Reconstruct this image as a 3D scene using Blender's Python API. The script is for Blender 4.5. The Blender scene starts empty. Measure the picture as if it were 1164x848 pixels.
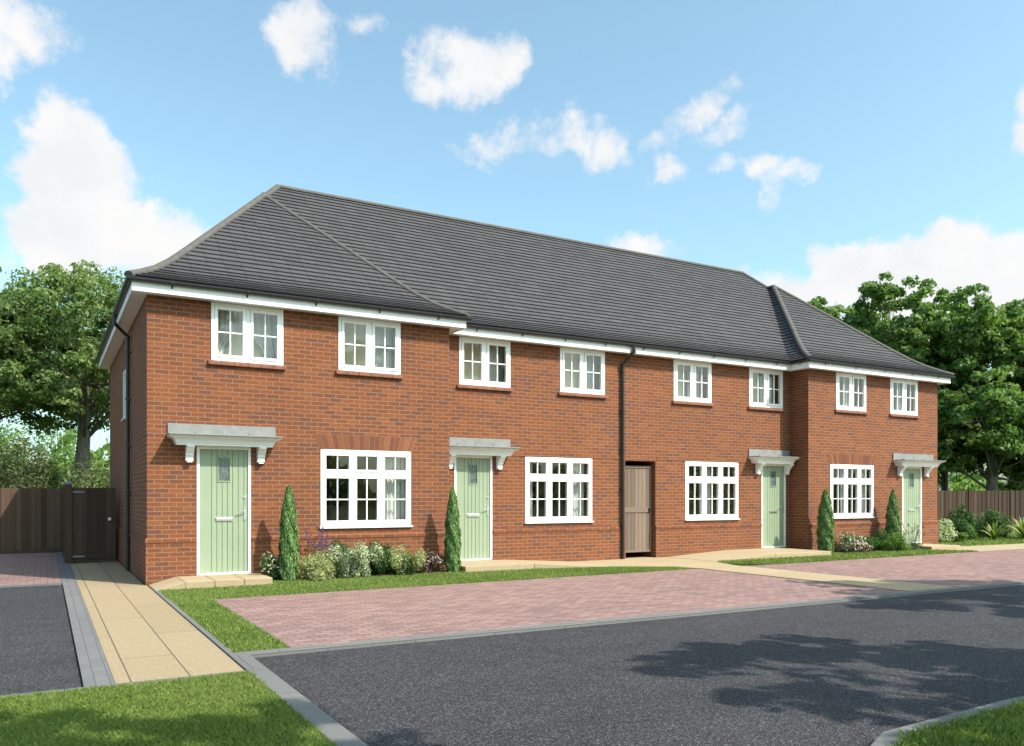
import bpy, bmesh, math, random
import numpy as np
from mathutils import Vector, Matrix
R = math.radians
scene = bpy.context.scene
col = scene.collection
rng = np.random.default_rng(7)
random.seed(7)

# ------------------------------------------------------------------ node helpers
def new_mat(name):
    m = bpy.data.materials.new(name); m.use_nodes = True
    nt = m.node_tree; nt.nodes.clear()
    return m, nt
def N(nt, t, **kw):
    n = nt.nodes.new(t)
    for k, v in kw.items():
        if k.startswith('i_'):
            key = k[2:]
            key = int(key) if key.isdigit() else key.replace('_', ' ')
            n.inputs[key].default_value = v
        else: setattr(n, k, v)
    return n
def L(nt, a, b): nt.links.new(a, b)
def c4(c): return (c[0], c[1], c[2], 1.0)
def ramp(nt, fac, stops, interp='LINEAR'):
    r = nt.nodes.new('ShaderNodeValToRGB'); r.color_ramp.interpolation = interp
    e = r.color_ramp.elements
    e[0].position = stops[0][0]; e[0].color = c4(stops[0][1])
    e[1].position = stops[-1][0]; e[1].color = c4(stops[-1][1])
    for p, c in stops[1:-1]:
        x = e.new(p); x.color = c4(c)
    L(nt, fac, r.inputs[0]); return r.outputs[0]
def mixc(nt, fac, a, b, blend='MIX'):
    n = nt.nodes.new('ShaderNodeMix'); n.data_type = 'RGBA'; n.blend_type = blend
    for s, v in ((n.inputs[0], fac), (n.inputs[6], a), (n.inputs[7], b)):
        if isinstance(v, (int, float)): s.default_value = v
        elif isinstance(v, tuple): s.default_value = c4(v)
        else: L(nt, v, s)
    return n.outputs[2]
def math_(nt, op, a, b=None, c=None):
    n = nt.nodes.new('ShaderNodeMath'); n.operation = op
    for i, v in enumerate((a, b, c)):
        if v is None: continue
        if isinstance(v, (int, float)): n.inputs[i].default_value = v
        else: L(nt, v, n.inputs[i])
    return n.outputs[0]
def uvco(nt): return N(nt, 'ShaderNodeTexCoord').outputs['UV']
def objco(nt): return N(nt, 'ShaderNodeTexCoord').outputs['Object']
def noise(nt, co, scale, detail=4, rough=.5, out=0):
    n = N(nt, 'ShaderNodeTexNoise', i_Scale=scale, i_Detail=detail, i_Roughness=rough)
    L(nt, co, n.inputs['Vector']); return n.outputs[out]
def finish(nt, colr, rough=.8, bump=None, bstr=.3, bdist=.01, spec=.5, metal=0):
    p = N(nt, 'ShaderNodeBsdfPrincipled'); o = N(nt, 'ShaderNodeOutputMaterial')
    if isinstance(colr, tuple): p.inputs['Base Color'].default_value = c4(colr)
    else: L(nt, colr, p.inputs['Base Color'])
    if isinstance(rough, (int, float)): p.inputs['Roughness'].default_value = rough
    else: L(nt, rough, p.inputs['Roughness'])
    p.inputs['Specular IOR Level'].default_value = spec
    p.inputs['Metallic'].default_value = metal
    if bump is not None:
        b = N(nt, 'ShaderNodeBump', i_Strength=bstr, i_Distance=bdist)
        L(nt, bump, b.inputs['Height']); L(nt, b.outputs[0], p.inputs['Normal'])
    L(nt, p.outputs[0], o.inputs[0]); return p

def plain(name, c, rough=.5, var=.12, scale=8, spec=.5, metal=0, bstr=.08):
    m, nt = new_mat(name)
    f = noise(nt, objco(nt), scale, 5, .6)
    d = tuple(x*(1-var) for x in c); u = tuple(min(1, x*(1+var)) for x in c)
    cc = ramp(nt, f, [(.3, d), (.7, u)])
    finish(nt, cc, rough, f, bstr, .004, spec, metal); return m

def brick_mat(name, bw, bh, mortar, stops, mcol, mo_rough=.1, bump=.6, offset=.5, rough=.85, stain=.12, smooth=.15, bdist=.006, mott=.3):
    m, nt = new_mat(name); co = uvco(nt)
    w = N(nt, 'ShaderNodeTexNoise', i_Scale=9.0, i_Detail=2.0); L(nt, co, w.inputs['Vector'])
    wob = N(nt, 'ShaderNodeVectorMath', operation='MULTIPLY_ADD'); wob.inputs[1].default_value = (.006, .006, 0)
    L(nt, w.outputs['Color'], wob.inputs[0]); L(nt, co, wob.inputs[2])
    b = N(nt, 'ShaderNodeTexBrick', offset=offset, i_Scale=1.0, i_Mortar_Size=mortar, i_Mortar_Smooth=smooth, i_Brick_Width=bw, i_Row_Height=bh)
    b.inputs['Color1'].default_value = (0, 0, 0, 1); b.inputs['Color2'].default_value = (1, 1, 1, 1); b.inputs['Mortar'].default_value = (.5, .5, .5, 1)
    L(nt, wob.outputs[0], b.inputs['Vector'])
    base = ramp(nt, b.outputs['Color'], stops)
    n1 = noise(nt, co, 38, 5, .7); n2 = noise(nt, co, .55, 4, .6)
    base = mixc(nt, mott, base, ramp(nt, n1, [(.3, (.5, .5, .55)), (.7, (1.25, 1.2, 1.15))]), 'MULTIPLY')
    mcn = mixc(nt, mo_rough, mcol, n1, 'MULTIPLY')
    colr = mixc(nt, b.outputs['Fac'], base, mcn)
    colr = mixc(nt, stain*2, colr, ramp(nt, n2, [(.3, (.62, .6, .6)), (.7, (1.15, 1.1, 1.05))]), 'MULTIPLY')
    h = math_(nt, 'ADD', math_(nt, 'MULTIPLY', b.outputs['Fac'], -1.0), math_(nt, 'MULTIPLY', n1, .35))
    finish(nt, colr, rough, h, bump, bdist, .3); return m

M = {}
M['brick'] = brick_mat('red_brick', .225, .075, .0080,
    [(0, (.142, .058, .042)), (.22, (.168, .061, .034)), (.42, (.195, .064, .028)), (.75, (.222, .070, .028)), (1, (.245, .084, .035))], (.27, .148, .082), mott=.7)
M['pavers'] = brick_mat('block_paving', .2, .1, .007,
    [(0, (.22, .14, .13)), (.3, (.265, .163, .148)), (.65, (.305, .186, .168)), (1, (.335, .218, .198))], (.13, .095, .088), bump=.35, stain=.12, bdist=.004)
M['kerb'] = brick_mat('concrete_edging', .9, .4, .006,
    [(0, (.155, .155, .153)), (1, (.185, .185, .182))], (.10, .10, .10), bump=.3, stain=.12)
M['edgeblock'] = brick_mat('grey_edging_block', .1, .2, .005,
    [(0, (.158, .158, .16)), (1, (.182, .182, .184))], (.115, .115, .12), bump=.3, stain=.12, offset=0)
def slab_mat(name, bw, bh, a, b_, j, jw=.006):
    m, nt = new_mat(name); co = uvco(nt)
    b = N(nt, 'ShaderNodeTexBrick', offset=.5, i_Scale=1.0, i_Mortar_Size=jw, i_Mortar_Smooth=.1, i_Brick_Width=bw, i_Row_Height=bh)
    b.inputs['Color1'].default_value = (0, 0, 0, 1); b.inputs['Color2'].default_value = (1, 1, 1, 1)
    L(nt, co, b.inputs['Vector'])
    base = ramp(nt, b.outputs['Color'], [(0, a), (1, b_)])
    mp = N(nt, 'ShaderNodeMapping'); mp.inputs['Scale'].default_value = (3, 16, 1); L(nt, co, mp.inputs[0])
    n = noise(nt, mp.outputs[0], 2.2, 6, .65); n2 = noise(nt, co, 70, 3, .6)
    base = mixc(nt, .55, base, ramp(nt, n, [(.3, (.72, .68, .62)), (.7, (1.12, 1.1, 1.06))]), 'MULTIPLY')
    base = mixc(nt, .3, base, ramp(nt, n2, [(.3, (.6, .6, .6)), (.7, (1.1, 1.1, 1.1))]), 'MULTIPLY')
    colr = mixc(nt, b.outputs['Fac'], base, j)
    h = math_(nt, 'ADD', math_(nt, 'MULTIPLY', b.outputs['Fac'], -1.0), math_(nt, 'MULTIPLY', n2, .25))
    finish(nt, colr, .85, h, .35, .004, .3); return m
M['slab'] = slab_mat('buff_sandstone_paving', 2.6, .43, (.325, .25, .155), (.36, .28, .178), (.12, .095, .07), .007)
M['slabpale'] = slab_mat('pale_sandstone_paving', .9, .6, (.39, .305, .195), (.43, .34, .222), (.27, .21, .14), .004)
def asphalt(name, base):
    m, nt = new_mat(name); co = objco(nt)
    v = N(nt, 'ShaderNodeTexVoronoi', i_Scale=120.0); L(nt, co, v.inputs['Vector'])
    sp = N(nt, 'ShaderNodeSeparateColor'); L(nt, v.outputs['Color'], sp.inputs[0])
    c1 = ramp(nt, sp.outputs[0], [(0, tuple(x*.45 for x in base)), (.5, base), (.86, tuple(x*1.6 for x in base)), (1, tuple(min(1, x*3.6) for x in base))])
    ms = N(nt, 'ShaderNodeMapping'); ms.inputs['Scale'].default_value = (.35, 1.5, 1); L(nt, co, ms.inputs[0]); n = noise(nt, ms.outputs[0], .8, 5, .6); n3 = noise(nt, co, 3.5, 4, .6)
    c1 = mixc(nt, .55, c1, ramp(nt, n, [(.3, (.74, .74, .76)), (.7, (1.2, 1.18, 1.16))]), 'MULTIPLY')
    c1 = mixc(nt, .4, c1, ramp(nt, n3, [(.3, (.78, .78, .78)), (.7, (1.15, 1.15, 1.15))]), 'MULTIPLY')
    finish(nt, c1, .8, v.outputs['Distance'], .6, .006, .12); return m
M['asphalt'] = asphalt('road_asphalt', (.046, .045, .049))
M['drive'] = asphalt('drive_asphalt', (.045, .045, .050))
def tile_mat():
    m, nt = new_mat('grey_roof_tile'); co = uvco(nt)
    b = N(nt, 'ShaderNodeTexBrick', offset=.5, i_Scale=1.0, i_Mortar_Size=.004, i_Mortar_Smooth=.1, i_Brick_Width=.30, i_Row_Height=1.0)
    b.inputs['Color1'].default_value = (0, 0, 0, 1); b.inputs['Color2'].default_value = (1, 1, 1, 1); L(nt, co, b.inputs['Vector'])
    base = ramp(nt, b.outputs['Color'], [(0, (.066, .063, .067)), (.5, (.076, .072, .076)), (1, (.086, .082, .085))])
    n = noise(nt, co, 1.3, 5, .6); n2 = noise(nt, objco(nt), 60, 3, .6)
    base = mixc(nt, .4, base, ramp(nt, n, [(.3, (.8, .8, .8)), (.7, (1.12, 1.12, 1.12))]), 'MULTIPLY')
    base = mixc(nt, .2, base, n2, 'MULTIPLY')
    colr = mixc(nt, b.outputs['Fac'], base, (.02, .02, .02))
    h = math_(nt, 'ADD', math_(nt, 'MULTIPLY', b.outputs['Fac'], -1.0), math_(nt, 'MULTIPLY', n2, .2))
    finish(nt, colr, .7, h, .4, .006, .35); return m
M['tile'] = tile_mat()
M['ridge'] = plain('ridge_tile_clay', (.088, .080, .072), .8, .2, 5)
M['white'] = plain('white_frame_paint', (.82, .82, .81), .35, .025, 3, bstr=.02)
M['white_board'] = plain('white_eaves_board', (.80, .80, .79), .45, .04, 2, bstr=.02)
M['lead'] = plain('lead_sheet', (.215, .215, .21), .6, .15, 6)
M['black'] = plain('black_plastic', (.016, .017, .019), .4, .2, 10)
M['sill'] = plain('red_sill_tile', (.225, .085, .05), .8, .3, 14)
M['arch'] = plain('rubbed_brick', (.37, .125, .055), .85, .3, 16)
M['mortar'] = plain('lime_mortar', (.33, .21, .125), .9, .15, 30)
M['sage'] = plain('sage_door_paint', (.268, .33, .222), .45, .05, 2, bstr=.02)
M['chrome'] = plain('brushed_steel', (.72, .72, .70), .3, .08, 20, metal=.9)
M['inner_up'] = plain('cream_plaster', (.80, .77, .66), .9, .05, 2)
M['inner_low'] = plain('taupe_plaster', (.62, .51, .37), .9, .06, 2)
M['inner_floor'] = plain('oak_flooring', (.22, .14, .08), .6, .2, 5)
M['curtain'] = plain('pale_curtain_cloth', (.66, .65, .62), .9, .08, 6)
M['pane_sheet'] = plain('cream_pane_sheet', (.78, .71, .54), .9, .05, 3)  # cream colour of the sheet added behind the upper panes
M['dark_wood'] = plain('dark_walnut', (.045, .03, .022), .5, .2, 8)
M['soil'] = plain('bed_soil', (.055, .038, .026), .95, .4, 25, bstr=.8)
M['stem'] = plain('shrub_stem', (.10, .08, .05), .9, .2, 20)
def wood_mat(name, a, b_, sc=(60, 60, 2.5)):
    m, nt = new_mat(name); co = objco(nt)
    mp = N(nt, 'ShaderNodeMapping'); mp.inputs['Scale'].default_value = sc; L(nt, co, mp.inputs[0])
    n = noise(nt, mp.outputs[0], 1.0, 5, .65)
    at = N(nt, 'ShaderNodeAttribute', attribute_name='tint')
    cc = ramp(nt, math_(nt, 'ADD', math_(nt, 'MULTIPLY', n, .5), math_(nt, 'MULTIPLY', at.outputs['Fac'], .5)), [(.25, a), (.75, b_)])
    finish(nt, cc, .85, n, .3, .004, .3); return m
M['fence'] = wood_mat('brown_fence_board', (.055, .034, .024), (.130, .080, .054))
M['gatewood'] = wood_mat('weathered_gate_board', (.135, .098, .075), (.225, .165, .128))
def bark_mat():
    m, nt = new_mat('tree_bark'); co = objco(nt)
    mp = N(nt, 'ShaderNodeMapping'); mp.inputs['Scale'].default_value = (7, 7, 1.4); L(nt, co, mp.inputs[0])
    n = noise(nt, mp.outputs[0], 2.0, 6, .7)
    finish(nt, ramp(nt, n, [(.3, (.06, .05, .04)), (.55, (.17, .145, .115)), (.75, (.27, .23, .18))]), .95, n, .9, .05, .2); return m
M['bark'] = bark_mat()
def leaf_mat(name, stops, trans=.48, gloss=.35):
    m, nt = new_mat(name)
    at = N(nt, 'ShaderNodeAttribute', attribute_name='tint')
    cc = ramp(nt, at.outputs['Fac'], stops)
    p = N(nt, 'ShaderNodeBsdfPrincipled'); L(nt, cc, p.inputs['Base Color']); p.inputs['Roughness'].default_value = .5
    p.inputs['Specular IOR Level'].default_value = gloss
    t = N(nt, 'ShaderNodeBsdfTranslucent'); L(nt, mixc(nt, 1.0, cc, (1.0, 1.15, .5), 'MULTIPLY'), t.inputs[0])
    mx = N(nt, 'ShaderNodeMixShader', i_0=trans); L(nt, p.outputs[0], mx.inputs[1]); L(nt, t.outputs[0], mx.inputs[2])
    L(nt, mx.outputs[0], N(nt, 'ShaderNodeOutputMaterial').inputs[0]); return m
def g3(a, b, c): return [(0, a), (.5, b), (1, c)]
M['leaf_light'] = leaf_mat('fresh_green_leaf', g3((.08, .14, .042), (.165, .245, .075), (.31, .355, .155)))
M['leaf_dark'] = leaf_mat('deep_green_leaf', g3((.085, .16, .045), (.16, .265, .075), (.27, .35, .115)))
M['leaf_grey'] = leaf_mat('olive_grey_leaf', g3((.075, .095, .042), (.13, .15, .07), (.20, .21, .11)))
M['grass'] = leaf_mat('lawn_blade', g3((.115, .17, .036), (.215, .285, .068), (.36, .385, .15)), .3, .25)
M['cypress'] = leaf_mat('cypress_spray', g3((.07, .16, .048), (.15, .27, .08), (.26, .37, .13)), .25)
M['lf_green'] = leaf_mat('shrub_green_leaf', g3((.025, .07, .018), (.05, .12, .028), (.09, .17, .045)))
M['lf_bright'] = leaf_mat('bright_green_leaf', g3((.07, .15, .022), (.13, .23, .04), (.20, .29, .07)))
M['lf_cream'] = leaf_mat('cream_variegated_leaf', [(0, (.12, .17, .05)), (.35, (.30, .35, .13)), (.6, (.58, .58, .32)), (1, (.74, .72, .50))])
M['lf_silver'] = leaf_mat('silver_variegated_leaf', [(0, (.06, .11, .045)), (.36, (.15, .21, .10)), (.48, (.66, .67, .52)), (1, (.85, .85, .72))])
M['lf_greygreen'] = leaf_mat('grey_green_leaf', g3((.08, .115, .06), (.14, .185, .10), (.24, .28, .17)))
M['lf_purple'] = leaf_mat('bronze_leaf', g3((.05, .035, .03), (.11, .075, .05), (.22, .16, .09)))
M['lf_strap'] = leaf_mat('striped_strap_leaf', [(0, (.07, .12, .03)), (.45, (.16, .21, .06)), (.55, (.50, .47, .18)), (1, (.62, .58, .28))])
M['fl_white'] = leaf_mat('white_petal', g3((.70, .70, .58), (.80, .79, .70), (.85, .85, .80)))
M['fl_pink'] = leaf_mat('pale_pink_petal', g3((.55, .38, .42), (.70, .56, .58), (.80, .72, .72)))
M['fl_violet'] = leaf_mat('violet_petal', g3((.10, .06, .22), (.19, .12, .36), (.30, .22, .48)))
M['fl_rust'] = leaf_mat('rust_petal', g3((.10, .035, .04), (.20, .07, .06), (.35, .16, .10)))
def ground_mat():
    m, nt = new_mat('turf_ground'); co = objco(nt)
    n = noise(nt, co, 6, 6, .7); n2 = noise(nt, co, .4, 4, .6)
    c = ramp(nt, n, [(.3, (.06, .09, .02)), (.7, (.115, .16, .04))])
    c = mixc(nt, .5, c, ramp(nt, n2, [(.3, (.7, .75, .7)), (.7, (1.2, 1.1, 1.0))]), 'MULTIPLY')
    finish(nt, c, .95, n, .6, .03, .2); return m
M['turf'] = ground_mat()
def glass_mat():
    m, nt = new_mat('window_glass')
    ge = N(nt, 'ShaderNodeNewGeometry'); dt = N(nt, 'ShaderNodeVectorMath', operation='DOT_PRODUCT'); L(nt, ge.outputs['Incoming'], dt.inputs[0]); L(nt, ge.outputs['Normal'], dt.inputs[1])
    cs_ = math_(nt, 'SUBTRACT', 1.0, math_(nt, 'ABSOLUTE', dt.outputs['Value']))
    t = N(nt, 'ShaderNodeBsdfTransparent'); t.inputs[0].default_value = (.90, .93, .91, 1)
    g = N(nt, 'ShaderNodeBsdfGlossy'); g.inputs['Roughness'].default_value = .01
    nz = noise(nt, objco(nt), 2.2, 2, .5); b = N(nt, 'ShaderNodeBump', i_Strength=.03, i_Distance=.01); L(nt, nz, b.inputs['Height']); L(nt, b.outputs[0], g.inputs['Normal'])
    f2 = math_(nt, 'MULTIPLY_ADD', math_(nt, 'POWER', cs_, 5.0), .90, .075)
    mx = N(nt, 'ShaderNodeMixShader'); L(nt, f2, mx.inputs[0]); L(nt, t.outputs[0], mx.inputs[1]); L(nt, g.outputs[0], mx.inputs[2])
    L(nt, mx.outputs[0], N(nt, 'ShaderNodeOutputMaterial').inputs[0]); return m
M['glass'] = glass_mat()
M['obscure'] = plain('frosted_dark_glass', (.10, .13, .13), .12, .5, 22, spec=.8, bstr=.3)

# ------------------------------------------------------------------ mesh helpers
class MB:
    def __init__(s): s.v = []; s.f = []; s.uv = []; s.t = []; s.m = []
    def face(s, pts, uv=None, tint=0., mi=0):
        i = len(s.v); s.v += [tuple(p) for p in pts]; s.f.append(tuple(range(i, i+len(pts))))
        if uv is None:
            n = Vector((0, 0, 0)); P = [Vector(p) for p in pts]
            for k in range(len(P)):
                a, b = P[k], P[(k+1) % len(P)]; n += a.cross(b)
            ax = max(range(3), key=lambda q: abs(n[q]))
            uv = [((p[1], p[2]) if ax == 0 else (p[0], p[2]) if ax == 1 else (p[0], p[1])) for p in pts]
        s.uv += uv; s.t.append(tint); s.m.append(mi)
    def box(s, x0, y0, z0, x1, y1, z1, tint=0., mi=0, skip=''):
        A = [(x0,y0,z0),(x1,y0,z0),(x1,y1,z0),(x0,y1,z0),(x0,y0,z1),(x1,y0,z1),(x1,y1,z1),(x0,y1,z1)]
        for k, q in (('b',(0,3,2,1)),('t',(4,5,6,7)),('f',(0,1,5,4)),('r',(1,2,6,5)),('k',(2,3,7,6)),('l',(3,0,4,7))):
            if k not in skip: s.face([A[j] for j in q], tint=tint, mi=mi)
    def prism(s, poly, z0, z1, tint=0., uvrot=False, skipb=True, ztop=None):
        n = len(poly)
        zt = ztop or (lambda x, y: z1)
        top = [(x, y, zt(x, y)) for x, y in poly]
        s.face(top, uv=[(y, x) for x, y in poly] if uvrot else None, tint=tint)
        for k in range(n):
            a, b = poly[k], poly[(k+1) % n]
            d = math.hypot(b[0]-a[0], b[1]-a[1])
            s.face([(a[0],a[1],z0),(b[0],b[1],z0),(b[0],b[1],zt(*b)),(a[0],a[1],zt(*a))], tint=tint)
    def tube(s, pts, rad, seg=10, cap=True, tint=0.):
        pts = [Vector(p) for p in pts]; n = len(pts)
        if not isinstance(rad, (list, tuple)): rad = [rad]*n
        rings = []; up = Vector((0, 0, 1))
        prev = None
        for i, p in enumerate(pts):
            d = (pts[min(i+1, n-1)]-pts[max(i-1, 0)]).normalized()
            if prev is None:
                a = d.cross(up)
                if a.length < .1: a = d.cross(Vector((1, 0, 0)))
            else: a = prev - d*prev.dot(d)
            a.normalize(); prev = a; b = d.cross(a)
            rings.append([p + (a*math.cos(2*math.pi*k/seg)+b*math.sin(2*math.pi*k/seg))*rad[i] for k in range(seg)])
        for i in range(n-1):
            for k in range(seg):
                k2 = (k+1) % seg
                s.face([rings[i][k], rings[i][k2], rings[i+1][k2], rings[i+1][k]], uv=[(0,0)]*4, tint=tint)
        if cap:
            s.face(rings[0][::-1], uv=[(0,0)]*seg, tint=tint); s.face(rings[-1], uv=[(0,0)]*seg, tint=tint)
    def build(s, name, mat, parent=None, bevel=0., smooth=False, merge=True):
        me = bpy.data.meshes.new(name); me.from_pydata(s.v, [], s.f)
        uvl = me.uv_layers.new(name='UVMap'); uvl.data.foreach_set('uv', np.array(s.uv, dtype=np.float32).ravel())
        at = me.attributes.new('tint', 'FLOAT', 'FACE'); at.data.foreach_set('value', np.array(s.t, dtype=np.float32))
        for mm in (mat if isinstance(mat, list) else [mat]): me.materials.append(mm)
        me.polygons.foreach_set('material_index', np.array(s.m, dtype=np.int32))
        if merge:
            bm = bmesh.new(); bm.from_mesh(me); bmesh.ops.remove_doubles(bm, verts=bm.verts, dist=1e-5)
            bmesh.ops.recalc_face_normals(bm, faces=bm.faces); bm.to_mesh(me); bm.free()
        if smooth:
            me.polygons.foreach_set('use_smooth', [True]*len(me.polygons))
        me.update()
        o = bpy.data.objects.new(name, me); col.objects.link(o)
        if parent is not None: o.parent = parent
        if bevel:
            b = o.modifiers.new('bevel', 'BEVEL'); b.width = bevel; b.segments = 2; b.limit_method = 'ANGLE'; b.angle_limit = R(40)
        return o
def tag(o, label=None, cat=None, group=None, kind=None):
    for k, v in (('label', label), ('category', cat), ('group', group), ('kind', kind)):
        if v: o[k] = v
    return o
def empty(name, loc=(0, 0, 0), rz=0):
    o = bpy.data.objects.new(name, None); o.location = loc; o.rotation_euler = (0, 0, rz); o.empty_display_size = .2
    col.objects.link(o); return o

# leaf clouds, numpy: rhombic faces at centres c with normals n
def leaf_arrays(c, n, size, aspect, rg, droop=None, axis=None):
    k = len(c); size = np.broadcast_to(size, (k,))[:, None]
    n = n/np.maximum(np.linalg.norm(n, axis=1, keepdims=True), 1e-6)
    r = rg.normal(size=(k, 3)) if axis is None else axis
    t = r - n*np.sum(r*n, 1, keepdims=True); t /= np.maximum(np.linalg.norm(t, axis=1, keepdims=True), 1e-6)
    b = np.cross(n, t)
    fold = n*size*.22
    v = np.stack([c - t*size, c + b*size*aspect + fold, c + t*size, c - b*size*aspect + fold], 1)
    return v.reshape(-1, 3)
def quads_obj(name, v, tint, mat, parent=None, mi=None, smooth=False):
    nf = len(v)//4
    me = bpy.data.meshes.new(name)
    me.vertices.add(len(v)); me.vertices.foreach_set('co', np.ascontiguousarray(v, dtype=np.float32).ravel())
    me.loops.add(nf*4); me.loops.foreach_set('vertex_index', np.arange(nf*4, dtype=np.int32))
    me.polygons.add(nf); me.polygons.foreach_set('loop_start', np.arange(0, nf*4, 4, dtype=np.int32))
    try: me.polygons.foreach_set('loop_total', np.full(nf, 4, dtype=np.int32))
    except Exception: pass
    for mm in (mat if isinstance(mat, list) else [mat]): me.materials.append(mm)
    if mi is not None: me.polygons.foreach_set('material_index', mi.astype(np.int32))
    me.update(calc_edges=True)
    at = me.attributes.new('tint', 'FLOAT', 'FACE'); at.data.foreach_set('value', np.clip(tint, 0, 1).astype(np.float32))
    o = bpy.data.objects.new(name, me); col.objects.link(o)
    if parent is not None: o.parent = parent
    return o

# ------------------------------------------------------------------ the terrace
W = 21.0; XA = 5.42; XD = 15.58; YM = .59; YB = 8.7; ZS = 4.72
house = empty('terraced_house')
tag(house, 'red brick terrace of four cottages under one dark tiled hipped roof', 'building')

def wall_x(mb, x0, x1, y, z0, z1, holes, depth=.30):
    """wall facing -Y with rectangular openings, outer face at y"""
    xs = sorted({x0, x1, *[h[0] for h in holes], *[h[1] for h in holes]})
    zs = sorted({z0, z1, *[max(z0, h[2]) for h in holes], *[min(z1, h[3]) for h in holes]})
    solid = lambda x, z: not any(h[0] < x < h[1] and h[2] < z < h[3] for h in holes)
    for i in range(len(xs)-1):
        for j in range(len(zs)-1):
            a, b, c, d = xs[i], xs[i+1], zs[j], zs[j+1]
            if solid((a+b)/2, (c+d)/2):
                mb.face([(a,y,c),(b,y,c),(b,y,d),(a,y,d)])
                mb.face([(a,y+depth,c),(a,y+depth,d),(b,y+depth,d),(b,y+depth,c)])
    for h in holes:
        a, b, c, d = h[0], h[1], max(z0, h[2]), min(z1, h[3])
        mb.face([(a,y,c),(a,y,d),(a,y+depth,d),(a,y+depth,c)])
        mb.face([(b,y,c),(b,y+depth,c),(b,y+depth,d),(b,y,d)])
        mb.face([(a,y,d),(b,y,d),(b,y+depth,d),(a,y+depth,d)])
        if h[2] > z0: mb.face([(a,y,c),(a,y+depth,c),(b,y+depth,c),(b,y,c)])
def wall_y(mb, x, y0, y1, z0, z1, holes=()):
    ys = sorted({y0, y1, *[h[0] for h in holes], *[h[1] for h in holes]})
    zs = sorted({z0, z1, *[h[2] for h in holes], *[h[3] for h in holes]})
    for i in range(len(ys)-1):
        for j in range(len(zs)-1):
            a, b, c, d = ys[i], ys[i+1], zs[j], zs[j+1]
            if not any(h[0] < (a+b)/2 < h[1] and h[2] < (c+d)/2 < h[3] for h in holes):
                mb.face([(x,a,c),(x,b,c),(x,b,d),(x,a,d)])

UP = [(.99, 0), (3.19, 0), (5.91, YM), (8.37, YM), (11.60, YM), (14.09, YM), (16.63, 0), (18.86, 0)]
UW, UZ0, UZ1 = 1.21, 3.735, 4.715
GR = [(2.86, 0), (7.48, YM), (11.96, YM), (16.40, 0)]
GW, GZ0, GZ1 = 1.75, .865, 2.29
DR = [(.76, 0), (5.80, YM), (14.52, YM), (19.37, 0)]
DW, DZ0, DZ1 = .885, .12, 2.285
PX0, PX1, PZ = 10.16, 11.05, 2.27
def holes_in(x0, x1):
    h = [(x, x+UW, UZ0, UZ1) for x, y in UP if x0 < x < x1] + [(x, x+GW, GZ0, GZ1) for x, y in GR if x0 < x < x1] + [(x, x+DW, -1, DZ1) for x, y in DR if x0 < x < x1]
    if x0 < PX0 < x1: h.append((PX0, PX1, -1, PZ))
    return h
mb = MB()
wall_x(mb, 0, XA, 0, 0, ZS, holes_in(0, XA)); wall_x(mb, XA, XD, YM, 0, ZS, holes_in(XA, XD)); wall_x(mb, XD, W, 0, 0, ZS, holes_in(XD, W))
wall_y(mb, XA, 0, YM, 0, ZS); wall_y(mb, XD, 0, YM, 0, ZS)
wall_y(mb, 0, 0, YB, 0, ZS, [(3.95, 4.55, 3.05, 4.05)]); wall_y(mb, W, 0, YB, 0, ZS)
mb.face([(0,YB,0),(W,YB,0),(W,YB,ZS),(0,YB,ZS)])
wall_y(mb, PX0-.001, YM+.3, YB, 0, PZ); wall_y(mb, PX1+.001, YM+.3, YB, 0, PZ)
mb.face([(PX0,YM+.3,PZ),(PX1,YM+.3,PZ),(PX1,YB,PZ),(PX0,YB,PZ)])
wall = mb.build('wall', M['brick'], house, merge=False)
# plinth with a weathered top edge, 18 mm proud
mb = MB(); P = .018; PH = .70
def plinth_run(x0, x1, y, cuts):
    e = [x0]
    for a, b in sorted(cuts): e += [a, b]
    e.append(x1)
    for i in range(0, len(e), 2):
        a, b = e[i], e[i+1]
        if b - a < .02: continue
        mb.box(a, y-P, 0, b, y-.002, PH-.02, skip='k')
        A = [(a,y-.032,PH-.018),(b,y-.032,PH-.018),(b,y-.032,PH+.03),(a,y-.032,PH+.03),(b,y-.002,PH+.058),(a,y-.002,PH+.058),(a,y-P+.001,PH-.018),(b,y-P+.001,PH-.018)]
        for q in ((0,1,2,3),(3,2,4,5),(6,7,1,0)): mb.face([A[j] for j in q])
        mb.face([A[0],A[3],A[5],(a,y-.002,PH-.018)]); mb.face([A[1],(b,y-.002,PH-.018),A[4],A[2]])
dc = lambda x0, x1: [(x-.004, x+DW+.004) for x, y in DR if x0 < x < x1] + ([(PX0, PX1)] if x0 < PX0 < x1 else [])
plinth_run(-P, XA+P, 0, dc(0, XA)); plinth_run(XA+P, XD-P, YM, dc(XA, XD)); plinth_run(XD-P, W+P, 0, dc(XD, W))
mb.box(-P, .0, 0, -.002, YB, PH-.01, skip='r'); mb.box(-.032, -.03, PH-.009, -.003, YB, PH+.04); mb.box(XA+.002, 0, 0, XA+P, YM-P, PH-.01, skip='l'); mb.box(XD-P, 0, 0, XD-.002, YM-P, PH-.01, skip='r'); mb.box(W+.002, 0, 0, W+P, YB, PH-.01, skip='l')
mb.build('plinth', M['brick'], house, merge=False)
# string course at window-head height on the middle houses
mb = MB()
for a, b in ((6.72, 10.12), (11.09, 14.46)):
    mb.box(a, YM-.010, 2.305, b, YM-.001, 2.375, skip='k')
mb.build('string_course', M['brick'], house, merge=False)
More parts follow.
